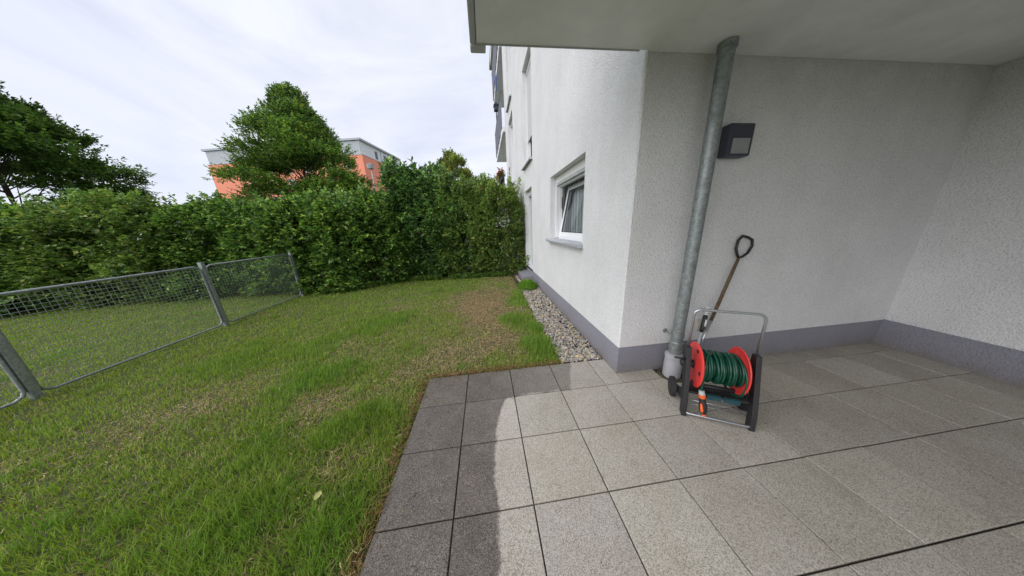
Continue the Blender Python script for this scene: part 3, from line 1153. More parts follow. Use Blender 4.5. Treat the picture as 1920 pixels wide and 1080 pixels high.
# ================================================================== WALL FITTINGS
sk = empty('wall_socket', (2.67, YB, .54), 'cream surface socket low on the side wall', 'socket')
mb = MB()
mb.box(2.605, 2.735, YB - .040, YB - .001, .475, .600)
mb.build('back_box', M['cream'], sk, bevel=.006)
mb = MB()
mb.box(2.62, 2.665, YB - .052, YB - .0405, .49, .585)
mb.build('lid', M['cream'], sk, bevel=.005)
mb = MB()
mb.box(2.675, 2.72, YB - .052, YB - .0405, .49, .585)
mb.build('lid', M['cream'], sk, bevel=.005)

lp = empty('wall_lamp', (2.62, YB, 2.35), 'dark wall lamp with a steel plate right of the drainpipe', 'lamp')
mb = MB()
mb.box(2.50, 2.74, YB - .09, YB - .001, 2.22, 2.48)
mb.build('body', M['rail'], lp, bevel=.012)
mb = MB()
mb.box(2.535, 2.705, YB - .098, YB - .0905, 2.24, 2.36)
mb.build('face_plate', M['steel'], lp, bevel=.002)

# ================================================================== HOSE REEL CART
O0 = Vector((1.968, -.482, 0))
U_ = Vector((.873, -.488, 0)).normalized()
W_ = Vector((.488, .873, 0)).normalized()


def L(a, b_, z):
    return O0 + U_ * a + W_ * b_ + Vector((0, 0, z))


cart = empty('hose_reel_cart', O0, 'wheeled hose reel cart with black legs and coral red reel discs', 'hose cart')
CW = .46


def poly_prism(mb, pts2, a0, a1):
    """pts2: (b,z) outline in the side plane, extruded from a0 to a1 across the cart"""
    n = len(pts2)
    vs = [L(a0, b_, z) for b_, z in pts2] + [L(a1, b_, z) for b_, z in pts2]
    fs = [tuple(range(n)), tuple(range(2 * n - 1, n - 1, -1))]
    for i in range(n):
        j = (i + 1) % n
        fs.append((i, i + n, j + n, j))
    mb.add(vs, fs)


for a in (0.0, CW):
    mb = MB()
    poly_prism(mb, [(-.012, 0), (.055, 0), (.075, .12), (.125, .30), (.205, .46), (.20, .60), (.135, .605), (.105, .50), (.045, .30), (.0, .12)], a - .018, a + .018)
    # arm to the wheel
    poly_prism(mb, [(.06, .10), (.27, .07), (.285, .11), (.10, .20)], a - .012, a + .012)
    # foot plate to hub
    poly_prism(mb, [(.115, .30), (.20, .40), (.24, .44), (.20, .47), (.13, .42)], a - .014, a + .014)
    mb.build('side_frame', M['blackp'], cart, bevel=.004)
for a, s in ((-.036, -1), (CW + .036, 1)):
    mb = MB()
    c = L(a - .017, .27, .092)
    mb.lathe(c, U_, [(0, .05), (.0, .084), (.006, .092), (.028, .092), (.034, .084), (.034, .05)], 36)
    w = mb.build('wheel', M['rubber'], cart, auto=True)
    mb = MB()
    for k in range(26):
        t_ = k / 26 * 2 * math.pi
        Rm = Matrix.Translation(L(a, .27, .092)) @ Matrix(((U_.x, W_.x, 0, 0), (U_.y, W_.y, 0, 0), (0, 0, 1, 0), (0, 0, 0, 1))) @ Matrix.Rotation(t_, 4, 'X')
        mb.box(-.016, .016, -.005, .005, .089, .096, Rm)
    mb.build('tread', M['rubber'], w)
    mb = MB()
    mb.lathe(L(a - .019, .27, .092), U_, [(0, .012), (0, .03), (.038, .03), (.038, .012)], 20)
    mb.build('hub', M['blackp'], w, auto=True)
# handle
hp = [L(.0, .175, .58), L(.0, .178, .90)]
for k in range(1, 6):
    t_ = k / 6 * math.pi / 2
    hp.append(L(.05 - .05 * math.cos(t_), .178, .90 + .05 * math.sin(t_) + .0))
hp += [L(.05, .178, .95), L(CW - .05, .178, .95)]
for k in range(1, 6):
    t_ = k / 6 * math.pi / 2
    hp.append(L(CW - .05 + .05 * math.sin(t_), .178, .90 + .05 * math.cos(t_)))
hp += [L(CW, .178, .90), L(CW, .175, .58)]
mb = MB()
mb.tube(hp, .0105, 12)
mb.build('handle', M['steel'], cart)
# lower frame loop
mb = MB()
mb.tube([L(.0, .01, .035), L(.03, -.005, .035), L(CW - .03, -.005, .035), L(CW, .01, .035)], .0105, 12)
mb.tube([L(.0, .06, .13), L(CW, .06, .13)], .004, 8)
mb.tube([L(.0, .10, .06), L(CW, .10, .06)], .004, 8)
mb.build('base_rail', M['steel'], cart)
mb = MB()
mb.tube([L(0, .27, .092), L(CW, .27, .092)], .008, 10)
mb.build('axle', M['blackp'], cart)
mb = MB()
mb.tube([L(.02, .15, .24), L(CW - .02, .15, .24)], .018, 10)
mb.build('cross_bar', M['blackp'], cart)
# reel discs
RC = .185
RZ = .425
for a, s in ((.062, -1), (.385, 1)):
    mb = MB()
    n = 44
    c = L(a, RC, RZ)
    prof = [(0, .04), (.0, .075), (.008, .10), (.003, .135), (.003, .185), (.008, .198), (.013, .202), (.018, .198), (.018, .188), (.014, .18), (.011, .135), (.016, .10), (.011, .075), (.011, .04)]
    if s > 0:
        prof = [(-h, r_) for h, r_ in prof]
    mb.lathe(c, U_, prof, n, caps=False)
    rd = mb.build('reel_disc', M['redp'], cart, auto=True)
    mb = MB()
    for k in range(5):
        t_ = k / 5 * 2 * math.pi + .3
        Fm = Matrix.Translation(c) @ Matrix(((U_.x, W_.x, 0, 0), (U_.y, W_.y, 0, 0), (0, 0, 1, 0), (0, 0, 0, 1))) @ Matrix.Rotation(t_, 4, 'X')
        mb = MB()
        mb.box(-.004 * 1, .001, -.016, .016, .145, .172, Fm)
        mb.build('disc_slot', M['blackp'], rd, bevel=.004)
mb = MB()
mb.lathe(L(.0, RC, RZ), U_, [(0, .03), (.062, .03), (.08, .075), (.37, .075), (.39, .03), (CW, .03)], 28)
mb.build('drum', M['blackp'], cart, auto=True)
mb = MB()
mb.lathe(L(-.03, RC, RZ), U_, [(0, .028), (.02, .036), (.03, .03)], 24)
mb.build('hub_cap', M['blackp'], cart, auto=True)
mb = MB()
mb.tube([L(-.10, .12, .50), L(-.01, .13, .49)], .011, 10)
mb.build('crank_handle', M['blackp'], cart)
# teal ribbed tray under the reel
mb = MB()
poly_prism(mb, [(.05, .205), (.24, .175), (.24, .195), (.05, .225)], .03, CW - .03)
mb.build('tray', M['blackp'], cart, bevel=.003)
for a in (.15, .27):
    mb = MB()
    for k in range(9):
        Fm = Matrix.Translation(L(a + k * .011, .02, .215)) @ Matrix(((U_.x, W_.x, 0, 0), (U_.y, W_.y, 0, 0), (0, 0, 1, 0), (0, 0, 0, 1)))
        mb.box(-.003, .003, 0, .03, -.02, .02, Fm)
    mb.build('clip_comb', M['teal'], cart)

# hose: wound in two layers, free end hanging down to the spray nozzle
hz = empty('garden_hose', L(.22, RC, RZ), 'dark green garden hose wound on the red reel', 'hose')
pts = []
for layer, (rad, turns) in enumerate(((.098, 14), (.116, 13), (.133, 10))):
    N_ = turns * 26
    for i in range(N_):
        f = i / N_
        if layer % 2:
            f = 1 - f
        a = .098 + f * .265 + (.010 * math.sin(i * .24 / (1 + layer)) if layer else 0)
        t_ = i / 26 * 2 * math.pi
        rr = rad + .004 * math.sin(i * .61 + layer)
        pts.append(L(a, RC + rr * math.cos(t_), RZ + rr * math.sin(t_)))
mb = MB()
mb.tube(pts, .0088, 8)
mb.build('coil', M['hose'], hz)
mb = MB()
q = [L(.17, RC - .02, RZ + .135), L(.13, RC - .07, RZ + .13), L(.105, RC - .125, RZ + .07), L(.10, RC - .15, RZ - .02), L(.10, RC - .15, RZ - .12), L(.105, RC - .155, RZ - .17)]
cat = []
for i in range(len(q) - 1):
    p0, p1, p2, p3 = q[max(i - 1, 0)], q[i], q[i + 1], q[min(i + 2, len(q) - 1)]
    for k in range(6):
        t_ = k / 6
        cat.append(.5 * ((2 * p1) + (-p0 + p2) * t_ + (2 * p0 - 5 * p1 + 4 * p2 - p3) * t_ ** 2 + (-p0 + 3 * p1 - 3 * p2 + p3) * t_ ** 3))
cat.append(q[-1])
mb.tube(cat, .0088, 10)
mb = MB()
mb.tube(cat, .0088, 10)
# a looser loop drooping below the drum
dl = [L(.30 + .07 * math.sin(t_ * .5), RC - .02 + .15 * math.cos(t_), RZ - .05 + .165 * math.sin(t_)) for t_ in [i * 2 * math.pi / 40 for i in range(41)]]
mb.tube(dl, .0088, 8)
mb.build('free_end', M['hose'], hz)
e0 = q[-1]
dn = (L(.135, RC - .19, RZ - .36) - e0).normalized()
mb = MB()
mb.lathe(e0, dn, [(-.012, .012), (-.01, .020), (.022, .023), (.026, .018)], 20)
mb.build('hose_connector', M['greyp'], hz, auto=True)
nz = MB()
nz.lathe(e0 + dn * .022, dn, [(.0, .021), (.004, .026), (.03, .025), (.036, .019)], 20)
nz.build('connector_ring', M['orangep'], hz, auto=True)
mb = MB()
mb.lathe(e0 + dn * .058, dn, [(0, .018), (.006, .024), (.04, .025), (.06, .030), (.11, .027), (.135, .021), (.14, .014)], 20)
sn = mb.build('spray_nozzle', M['blackp'], hz, auto=True)
mb = MB()
mid = e0 + dn * .12 - W_ * .026 - U_ * .018
mb.tube([mid - dn * .03, mid + dn * .03 - W_ * .006, mid + dn * .05], [.008, .012, .006], 10)
mb.build('trigger', M['orangep'], sn)
mb = MB()
mb.lathe(e0 + dn * .198, dn, [(0, .013), (.014, .016), (.022, .008)], 16)
mb.build('tip', M['orangep'], sn, auto=True)

# ================================================================== GARDEN TOOLS against the wall
sp = empty('spade', (2.62, -.02, 0), 'spade with a D grip and brown shaft leaning on the side wall', 'garden tool')
pa, pb = Vector((2.50, .015, .07)), Vector((2.97, .125, 1.37))
dr = (pb - pa).normalized()


def lerp(f):
    return pa.lerp(pb, f)


mb = MB()
mb.tube([lerp(.42), lerp(.75), lerp(.94)], [.0165, .016, .014], 12)
mb.build('shaft', M['wood'], sp)
mb = MB()
mb.tube([lerp(.10), lerp(.425)], [.014, .0155], 12)
mb.build('socket_tube', M['steel'], sp)
side = dr.cross(Vector((0, -1, 0))).normalized()
mb = MB()
gp = [lerp(.93), lerp(.95) - side * .04, lerp(.985) - side * .08, lerp(1.045) - side * .095, lerp(1.085) - side * .065, lerp(1.09),
      lerp(1.085) + side * .065, lerp(1.045) + side * .095, lerp(.985) + side * .08, lerp(.95) + side * .04, lerp(.93)]
mb.tube(gp, .0125, 10)
mb.build('grip', M['blackp'], sp)
mb = MB()
nrm = dr.cross(side).normalized()
vs, fs = [], []
rows = [(-.02, .028), (.0, .085), (.06, .09), (.14, .085), (.20, .06), (.225, .02)]
for (d_, w_) in rows:
    for k in range(7):
        s_ = (k / 6 - .5) * 2
        p = lerp(.165) - dr * (d_) + side * w_ * s_ + nrm * (.018 * s_ * s_)
        vs.append(p)
for i in range(len(rows) - 1):
    for k in range(6):
        fs.append((i * 7 + k, i * 7 + k + 1, (i + 1) * 7 + k + 1, (i + 1) * 7 + k))
mb.add(vs, fs, True)
o = mb.build('blade', M['steel'], sp)
sm = o.modifiers.new('thick', 'SOLIDIFY')
sm.thickness = .003

br = empty('telescopic_tool', (2.62, -.04, 0), 'black and white telescopic garden tool standing behind the hose reel', 'garden tool')
qa, qb = Vector((2.46, -.04, .08)), Vector((2.66, .09, .78))
ql = lambda f: qa.lerp(qb, f)
mb = MB()
mb.tube([ql(.0), ql(.62)], .013, 12)
mb.build('tube', M['greyp'], br)
mb = MB()
mb.tube([ql(.60), ql(.66), ql(.74), ql(.84), ql(.86)], [.017, .022, .020, .022, .014], 14)
mb.build('grip', M['blackp'], br)
mb = MB()
for k in range(5):
    mb.tube([ql(.862 + k * .026), ql(.880 + k * .026)], .018 - .001 * (k % 2), 14)
mb.tube([ql(.70) - Vector((0, .021, 0)), ql(.80) - Vector((0, .021, 0))], .009, 8)
mb.build('ribbed_sleeve', M['upvc'], br)

# ================================================================== FENCE
FX = -4.985


def fence(y0, y1, x=FX, h=1.22):
    fn = empty('mesh_fence', (x, y0, 0), 'galvanised steel mesh fence along the left side of the lawn', 'fence')
    yv = y0
    first = True
    while yv > y1:
        mb = MB()
        mb.box(x - .03, x + .03, yv - .03, yv + .03, -.05, h + .06)
        mb.box(x - .033, x + .033, yv - .033, yv + .033, h + .0605, h + .068)
        mb.build('post', M['zinc'], fn, bevel=.004)
        ya, yb = yv - .045, yv - 1.96
        mb = MB()
        r_ = .016
        zb, zt = .05, h
        c = .08
        loop = [(x, ya, zb + c), (x, ya, zt - c), (x, ya - .02, zt - .03), (x, ya - c, zt), (x, yb + c, zt), (x, yb + .02, zt - .03), (x, yb, zt - c), (x, yb, zb + c),
                (x, yb + .02, zb + .03), (x, yb + c, zb), (x, ya - c, zb), (x, ya - .02, zb + .03)]
        mb.tube(loop, r_, 8, closed=True)
        pf = mb.build('panel_frame', M['zinc'], fn)
        mb = MB()
        k = ya - .05
        while k > yb + .02:
            mb.tube([(x, k, zb), (x, k, zt)], .0024, 4, cap=False)
            k -= .05
        z = zb + .05
        while z < zt:
            mb.tube([(x + .004, ya, z), (x + .004, yb, z)], .0024, 4, cap=False)
            z += .05
        mb.build('wire_mesh', M['zinc'], pf)
        yv -= 2.0
    return fn


fence(4.90, -4.5)

# ================================================================== HEDGE SHRUBS
HG = 'hedge shrubs along the garden edge'
shrub(-6.0, -3.35, 4.95, 6.7, 2.42, 1750, GREEN_HB, [4, 3, 3, 1.6], M['leafhb'], .088, .030, .26, 10,
      'light green hornbeam shrub at the left end of the hedge behind the fence post', 11, group=HG, shoots=40, shoot_h=.45, top_rough=.55, gap=.16)
shrub(-4.4, -2.3, 5.45, 7.2, 2.5, 1350, GREEN_HB, [4, 2.5, 3, 1.6], M['leafhb'], .09, .031, .26, 10,
      'leafy light green shrub between the hornbeam and the glossy laurel', 12, group=HG, shoots=36, shoot_h=.6, top_rough=.5, gap=.16)
shrub(-3.0, -0.45, 5.95, 7.8, 3.12, 1850, GREEN_LAU, [4, 4, 3, 1.6], M['leaflaurel'], .145, .031, .26, 9,
      'glossy large leaved cherry laurel with upright shoots in the middle of the hedge', 13, big=True, group=HG, shoots=48, shoot_h=.8, upness=.8, top_rough=.4)
shrub(-1.45, .75, 5.85, 7.4, 2.95, 2400, GREEN_MIX, [4, 3, 3, 1.3], M['leafsmall'], .070, .022, .24, 10,
      'medium green fine leaved shrub just right of the laurel', 14, group=HG, shoots=44, shoot_h=.6, gap=.25, top_rough=.4)
shrub(-.05, 1.64, 5.75, 7.0, 2.85, 2050, GREEN_YEL, [4, 3, 2, 1.0, .3], M['leafsmall'], .055, .018, .24, 9,
      'sparse yellowish shrub against the white wall with light showing through', 15, group=HG, shoots=44, shoot_h=.65, top_rough=.4, gap=.36, front=.72)
shrub(-8.6, -5.7, 5.15, 6.9, 2.5, 1900, GREEN_HB, [4, 3, 3, 1.2], M['leafhb'], .085, .028, .28, 9,
      'first hornbeam shrub of the hedge seen beyond the mesh fence', 16, group=HG, shoots=20, shoot_h=.4)
shrub(-11.6, -8.3, 5.0, 6.9, 2.65, 1700, GREEN_MIX, [4, 3, 3, 1.0], M['leafhb'], .09, .03, .3, 9,
      'darker hedge shrub beyond the mesh fence, between two lighter ones', 17, group=HG, shoots=20, shoot_h=.4)
shrub(-15.2, -11.3, 4.6, 6.8, 2.7, 1700, GREEN_HB, [4, 3, 3, 1.0], M['leafhb'], .10, .034, .32, 9,
      'farthest left hedge shrub at the edge of the view', 18, group=HG, shoots=20, shoot_h=.4)

# ================================================================== TREES
ovate = lambda f: (math.sin(math.pi * min(1, f * .9 + .12)) ** .7) * (1.12 - .62 * f) if f < .97 else .12
tree((-12.7, 18.4, 0), 10.9, 1.6, 3.95, ovate, 15500, [(0.07, 0.145, 0.025), (0.12, 0.21, 0.035), (0.03, 0.07, 0.018), (0.24, 0.31, 0.05)], [4, 3, 3, 1.5],
     M['leafhb'], .17, .055, 'tall dark green pyramidal tree behind the hedge on the left', 21, nleaf=9, twig=.5, nclump=260, cr=.85)
tree((-0.95, 10.8, 0), 5.35, 1.2, 1.05, lambda f: max(.12, (math.sin(math.pi * min(1, f * .85 + .15)) ** .8) * (1.1 - .4 * f)), 4200,
     [(0.13, 0.19, 0.04), (0.21, 0.26, 0.055), (0.07, 0.11, 0.03), (0.36, 0.30, 0.08)], [4, 3, 2, 1.4],
     M['leafsmall'], .10, .038, 'small yellow green tree rising behind the hedge near the white wall', 22, nleaf=8, twig=.26, trunk_r=.05, nclump=75, cr=1.1)
tree((-27, 15.5, 0), 10.5, 2.2, 4.3, ovate, 11000, [(0.055, 0.115, 0.022), (0.09, 0.16, 0.03), (0.03, 0.065, 0.018)], [4, 3, 3],
     M['leafhb'], .24, .08, 'broad green tree at the far left beyond the fence', 23, nleaf=8, twig=.6, nclump=100)

# ================================================================== ORANGE BUILDING
ob = empty('orange_building', (-22.7, 51.3, 0), 'orange red apartment building with a pale grey attic storey beyond the trees', 'building')
OM = Matrix.Translation((-22.7, 51.3, 0)) @ Matrix.Rotation(R(-10.4), 4, 'Z')


def obox(mb, x0, x1, y0, y1, z0, z1):
    mb.box(x0, x1, y0, y1, z0, z1, OM)


mb = MB()
obox(mb, -34, 0, 0, 14.6, -.1, 16.6)
obox(mb, -12, 0, 14.61, 19, -.1, 15.4)
obox(mb, .01, 2.2, 15.5, 19, -.1, 14.6)
mb.build('wall', M['orange'], ob)
mb = MB()
obox(mb, -33.6, -.15, .12, 14.4, 16.6, 19.15)
mb.build('attic', M['attic'], ob)
mb = MB()
obox(mb, -33.6, -.15, .04, .11, 16.65, 19.1)
mb.build('attic_cladding', M['atticside'], ob)
mb = MB()
obox(mb, -34.1, .25, -.2, 14.7, 19.16, 19.5)
obox(mb, -34.05, .06, -.06, 14.66, 16.603, 16.70)
mb.build('roof', M['atticside'], ob)
for yv in (4.6, 7.8, 9.4, 12.1):
    mb = MB()
    obox(mb, -.14, -.10, yv, yv + .85, 17.0, 18.5)
    w_ = mb.build('window', M['darkglass'], ob)
for yv in (6.6, 11.3, 13.2):
    mb = MB()
    obox(mb, -.145, -.05, yv, yv + .12, 16.72, 19.14)
    mb.build('downpipe', M['atticside'], ob)
for yv in (3.2, 8.6, 11.6):
    for z in (2.2, 5.2, 8.3, 11.4, 14.0):
        if yv == 3.2:
            continue
        mb = MB()
        obox(mb, .005, .05, yv, yv + 1.2, z, z + 1.5)
        w_ = mb.build('window', M['upvc'], ob)
        mb = MB()
        obox(mb, .052, .07, yv + .12, yv + 1.08, z + .12, z + 1.38)
        mb.build('pane', M['darkglass'], w_)
for xv in (-3.8, -8.2, -12.6, -17, -21.4, -25.8):
    for z in (2.2, 5.2, 8.3, 11.4, 14.0):
        mb = MB()
        obox(mb, xv, xv + 1.4, -.05, -.005, z, z + 1.5)
        w_ = mb.build('window', M['upvc'], ob)
        mb = MB()
        obox(mb, xv + .12, xv + 1.28, -.07, -.052, z + .12, z + 1.38)
        mb.build('pane', M['darkglass'], w_)

# street lamp in front of it
sl = empty('street_lamp', (-11.8, 27.6, 0), 'slim grey street lamp with a round head in front of the orange facade', 'street lamp')
mb = MB()
mb.tube([(-11.8, 27.6, -.1), (-11.8, 27.6, 2), (-11.8, 27.6, 8.5)], [.08, .065, .045], 12)
mb.build('pole', M['atticside'], sl)
mb = MB()
mb.lathe((-11.8, 27.6, 8.45), (0, 0, 1), [(0, .10), (.08, .30), (.32, .36), (.50, .40), (.56, .15), (.62, .05)], 24)
mb.build('lamp_head', M['atticside'], sl, auto=True)

# ================================================================== GRAVEL
g = np.random.default_rng(9)
ico_t = (1 + 5 ** .5) / 2
IV = norm(np.array([(-1, ico_t, 0), (1, ico_t, 0), (-1, -ico_t, 0), (1, -ico_t, 0), (0, -1, ico_t), (0, 1, ico_t), (0, -1, -ico_t), (0, 1, -ico_t), (ico_t, 0, -1), (ico_t, 0, 1), (-ico_t, 0, -1), (-ico_t, 0, 1)], float))
IF = np.array([(0, 11, 5), (0, 5, 1), (0, 1, 7), (0, 7, 10), (0, 10, 11), (1, 5, 9), (5, 11, 4), (11, 10, 2), (10, 7, 6), (7, 1, 8), (3, 9, 4), (3, 4, 2), (3, 2, 6), (3, 6, 8), (3, 8, 9), (4, 9, 5), (2, 4, 11), (6, 2, 10), (8, 6, 7), (9, 8, 1)])
# one subdivision
edges = {}
iv = [tuple(v) for v in IV]


def midp(a, b_):
    k = (min(a, b_), max(a, b_))
    if k not in edges:
        v = norm((np.array(iv[a]) + np.array(iv[b_]))[None])[0]
        iv.append(tuple(v))
        edges[k] = len(iv) - 1
    return edges[k]


f2 = []
for a, b_, c in IF:
    ab, bc, ca = midp(a, b_), midp(b_, c), midp(c, a)
    f2 += [(a, ab, ca), (b_, bc, ab), (c, ca, bc), (ab, bc, ca)]
IV = np.array(iv)
IF = np.array(f2)
n = 6800
px = g.uniform(1.13, 1.70, n)
py = 0.475 + (6.2 - .475) * g.random(n) ** 1.25
edge = 1.20 + .06 * (fbm(py, py * 0, 2.5) - .5) * 2 + .05 * np.clip(py - 2.5, 0, 3)
keep = (px > edge - .05) & ~((px > 1.36) & (py > 4.66) & (py < 6.0))
px, py = px[keep], py[keep]
n = len(px)
sz = g.gamma(7, .00185, n).clip(.006, .024)
pz = g.uniform(-.018, .016, n) + .004
sc = np.stack([sz * g.uniform(.9, 1.4, n), sz * g.uniform(.8, 1.1, n), sz * g.uniform(.55, .8, n)], 1)
ang = g.uniform(0, 6.28, n)
Vp = IV[None] * sc[:, None] * (1 + g.normal(0, .05, (n, len(IV), 1)))
ca, sa = np.cos(ang)[:, None], np.sin(ang)[:, None]
Vx = Vp[..., 0] * ca - Vp[..., 1] * sa
Vy = Vp[..., 0] * sa + Vp[..., 1] * ca
til = g.normal(0, .3, n)[:, None]
Vz = Vp[..., 2] + Vx * til
Vp = np.stack([Vx + px[:, None], Vy + py[:, None], Vz + pz[:, None]], -1)
colr = palette(n, [(.38, .35, .30), (.48, .42, .34), (.27, .265, .26), (.55, .51, .45), (.45, .33, .21), (.22, .22, .24), (.50, .40, .24)], [4, 4, 3, 2, 1.6, 1.3, .9], var=.2, r=g)
Fp = (IF[None] + (np.arange(n) * len(IV))[:, None, None]).reshape(-1, 3)
me = arr_mesh('gravel', Vp.reshape(-1, 3), [Fp], M['stone'], np.repeat(colr, len(IV), 0), smooth=True)
tag(link('gravel', me), 'strip of rounded river gravel along the grey plinth', 'gravel', kind='stuff')

# ================================================================== GRASS
g = np.random.default_rng(4)
DEAD = [(.20, 2.75, .46, 1.6), (.20, 1.9, .34, 1.4), (.45, 1.25, .3, 1.2), (-.30, 3.4, .5, .9), (.35, 3.5, .45, 1.2), (.55, 2.6, .25, 1.0), (-.74, .62, .22, .9), (-.92, -.55, .22, .5), (-1.95, 1.6, .22, .7),
        (-1.75, 3.2, .22, .55), (-1.5, 1.35, .3, .5), (-1.5, .2, .3, .6), (.62, 4.3, .55, .8), (.9, 5.3, .5, .9), (.95, 2.3, .2, .7), (-.55, -1.2, .12, .7), (-2.8, .4, .4, .6), (-.3, 1.0, .35, .6), (.2, .62, .5, .6), (-3.6, -.6, .5, .5)]
TUFT = [(.66, 1.95, .24, 1.3), (.90, 1.0, .2, 1.3), (1.07, .78, .16, 1.2), (-.72, -.85, .17, 1.3), (-2.38, 1.55, .35, .8), (-1.58, 2.45, .35, .7), (-1.87, .6, .35, 1.1), (1.02, 3.15, .24, 1.1),
        (-.62, -1.15, .14, .9), (-.77, -.0, .16, .7), (-1.9, 2.1, .4, .5), (.95, 2.75, .18, 1), (1.05, 1.5, .15, 1.1), (1.1, 3.8, .15, 1), (-1.1, -.2, .2, .8), (-3.4, 1.4, .5, .6), (-1.4, -.9, .3, .8), (.35, .62, .2, .4)]


def bumps(x, y, B):
    s = np.zeros_like(x)
    for bx, by, r_, a in B:
        s += a * np.exp(-((x - bx) ** 2 + (y - by) ** 2) / (2 * r_ * r_ * .6))
    return s


def lawn_pts(n, x0, x1, y0, y1):
    x = g.uniform(x0, x1, n)
    y = g.uniform(y0, y1, n)
    d = np.hypot(x - .313, y + 1.93)
    return x, y, d


area = (1.25 + 16.5) * (7.0 + 4.5)
cand = int(area * 11000)
x, y, d = lawn_pts(cand, -16.5, 1.25, -4.5, 7.0)
dens = np.clip(11000 * (2.1 / d) ** 1.4, 1700, 11000) / 11000
wob = .05 * (fbm(x, y, 5.0) - .5) + .03 * (fbm(x, y, 17.0) - .5)
in_p = (x > -.468 + wob) & (y < .462 + wob)
in_g = (x > 1.19 + .06 * (fbm(y, y * 0, 2.5) - .5) * 2 + .05 * np.clip(y - 2.5, 0, 3)) & (y > .4)
behind = (y < -1.93 - .5) & (x > -1.0)
az = np.degrees(np.arctan2(x - .313, y + 1.93))
dead = bumps(x, y, DEAD) + .85 * (fbm(x, y, 1.6) - .47) + 1.25 * (fbm(x, y, 4.2) - .5)
tuft = bumps(x, y, TUFT) + .7 * (fbm(x + 50, y, 2.2) - .5) + 1.0 * np.clip(fbm(x + 20, y + 70, 4.5) - .58, 0, 1) * 3
dead = dead - .9 * np.clip(tuft, 0, 1) * (x > .2)
thin = np.clip(1.12 - .42 * np.clip(dead, 0, 1.2), .25, 1)
keep = (g.random(cand) < dens * thin) & ~in_p & ~in_g & ~behind & (az > -112)
x, y, d, dead, tuft = (a[keep] for a in (x, y, d, dead, tuft))
n = len(x)
print('grass blades', n)
clump = fbm(x, y, 9.0)
far = np.clip((d - 3) / 4, 0, 1)
straw = g.random(n) < np.clip(.10 + .62 * np.clip(dead, 0, 1.3) - .25 * np.clip(tuft, 0, 1) - .12 * far, .02, .93)
ln = (.030 + .030 * g.random(n) + .038 * clump) * (1 + 1.0 * np.clip(tuft, 0, 1.2)) * (1 - .38 * np.clip(dead, 0, 1))
ln = ln * .86 * (1 - .22 * far)
ln = np.where(straw, ln * .95, ln)
w = .0013 + .0011 * g.random(n) + .0022 * np.clip((d - 2) / 6, 0, 1)
# lawn edge along the paving: straw thatch, blades falling over the slabs
e1 = np.clip(1 - np.abs(np.maximum(-.475 - x, 0)) / .10, 0, 1) * (y < .5)
e2 = np.clip(1 - np.abs(np.maximum(y - .47, 0)) / .08, 0, 1) * (x > -.5)
ed = np.maximum(e1, e2)
straw = straw | (g.random(n) < ed * np.clip(2.0 * (fbm(x, y, 4.0) - .42), 0, .55))
a = fbm(x, y, 3.5) * 12 + g.uniform(-2.7, 2.7, n)
lean = np.where(straw, g.uniform(.7, 1.5, n), g.uniform(.15, .95, n)) * (1 - .15 * np.clip(tuft, 0, 1))
hd = np.stack([np.cos(a), np.sin(a), np.zeros(n)], 1)
B = np.stack([x, y, soil_z(x, y) - .003], 1)
up = np.array([0, 0, 1.0])
m1 = B + (up * np.cos(lean * .5)[:, None] + hd * np.sin(lean * .5)[:, None]) * (ln * .55)[:, None]
l2 = np.minimum(lean * 1.35, 1.9)
tp = m1 + (up * np.cos(l2)[:, None] + hd * np.sin(l2)[:, None]) * (ln * .5)[:, None]
tp[:, 2] = np.maximum(tp[:, 2], .004)
sdv = np.stack([-np.sin(a + g.normal(0, .5, n)), np.cos(a), np.zeros(n)], 1)
V5 = np.stack([B - sdv * w[:, None], B + sdv * w[:, None], m1 + sdv * w[:, None] * .85, m1 - sdv * w[:, None] * .85, tp], 1)
Q = np.array([(0, 1, 2, 3)])
Tt = np.array([(3, 2, 4)])
off = (np.arange(n) * 5)[:, None, None]
gcol = palette(n, [(0.19, 0.31, 0.035), (0.26, 0.39, 0.05), (0.12, 0.21, 0.03), (0.38, 0.44, 0.075)], [4, 3.5, 2.5, 1.6], r=g)
yel = np.clip(fbm(x + 9, y + 4, .7) * 1.1 - .15 + .15 * (x < -2.0), 0, 1)[:, None]
gcol = gcol * (1 - yel * .35) + np.array([0.30, 0.34, 0.035]) * yel * .35
tf = np.clip(tuft, 0, 1)[:, None]
gcol = gcol * (1 - .4 * tf) + np.array([0.07, 0.24, 0.03]) * .4 * tf
scol = palette(n, [(0.46, 0.34, 0.18), (0.34, 0.24, 0.125), (0.58, 0.46, 0.27), (0.20, 0.13, 0.07)], [4, 3, 2, 1.5], r=g)
scol = np.where((ed > .3)[:, None] & (g.random((n, 1)) < .5), scol * np.array([.95, .72, .5]), scol)
colr = np.where(straw[:, None], scol, gcol)
me = arr_mesh('grass', V5.reshape(-1, 3), [(Q[None] + off).reshape(-1, 4), (Tt[None] + off).reshape(-1, 3)], M['grass'], np.repeat(colr, 5, 0), smooth=True)
tag(link('grass', me), 'uneven green lawn with straw coloured dead patches beside the paving', 'grass', kind='stuff')


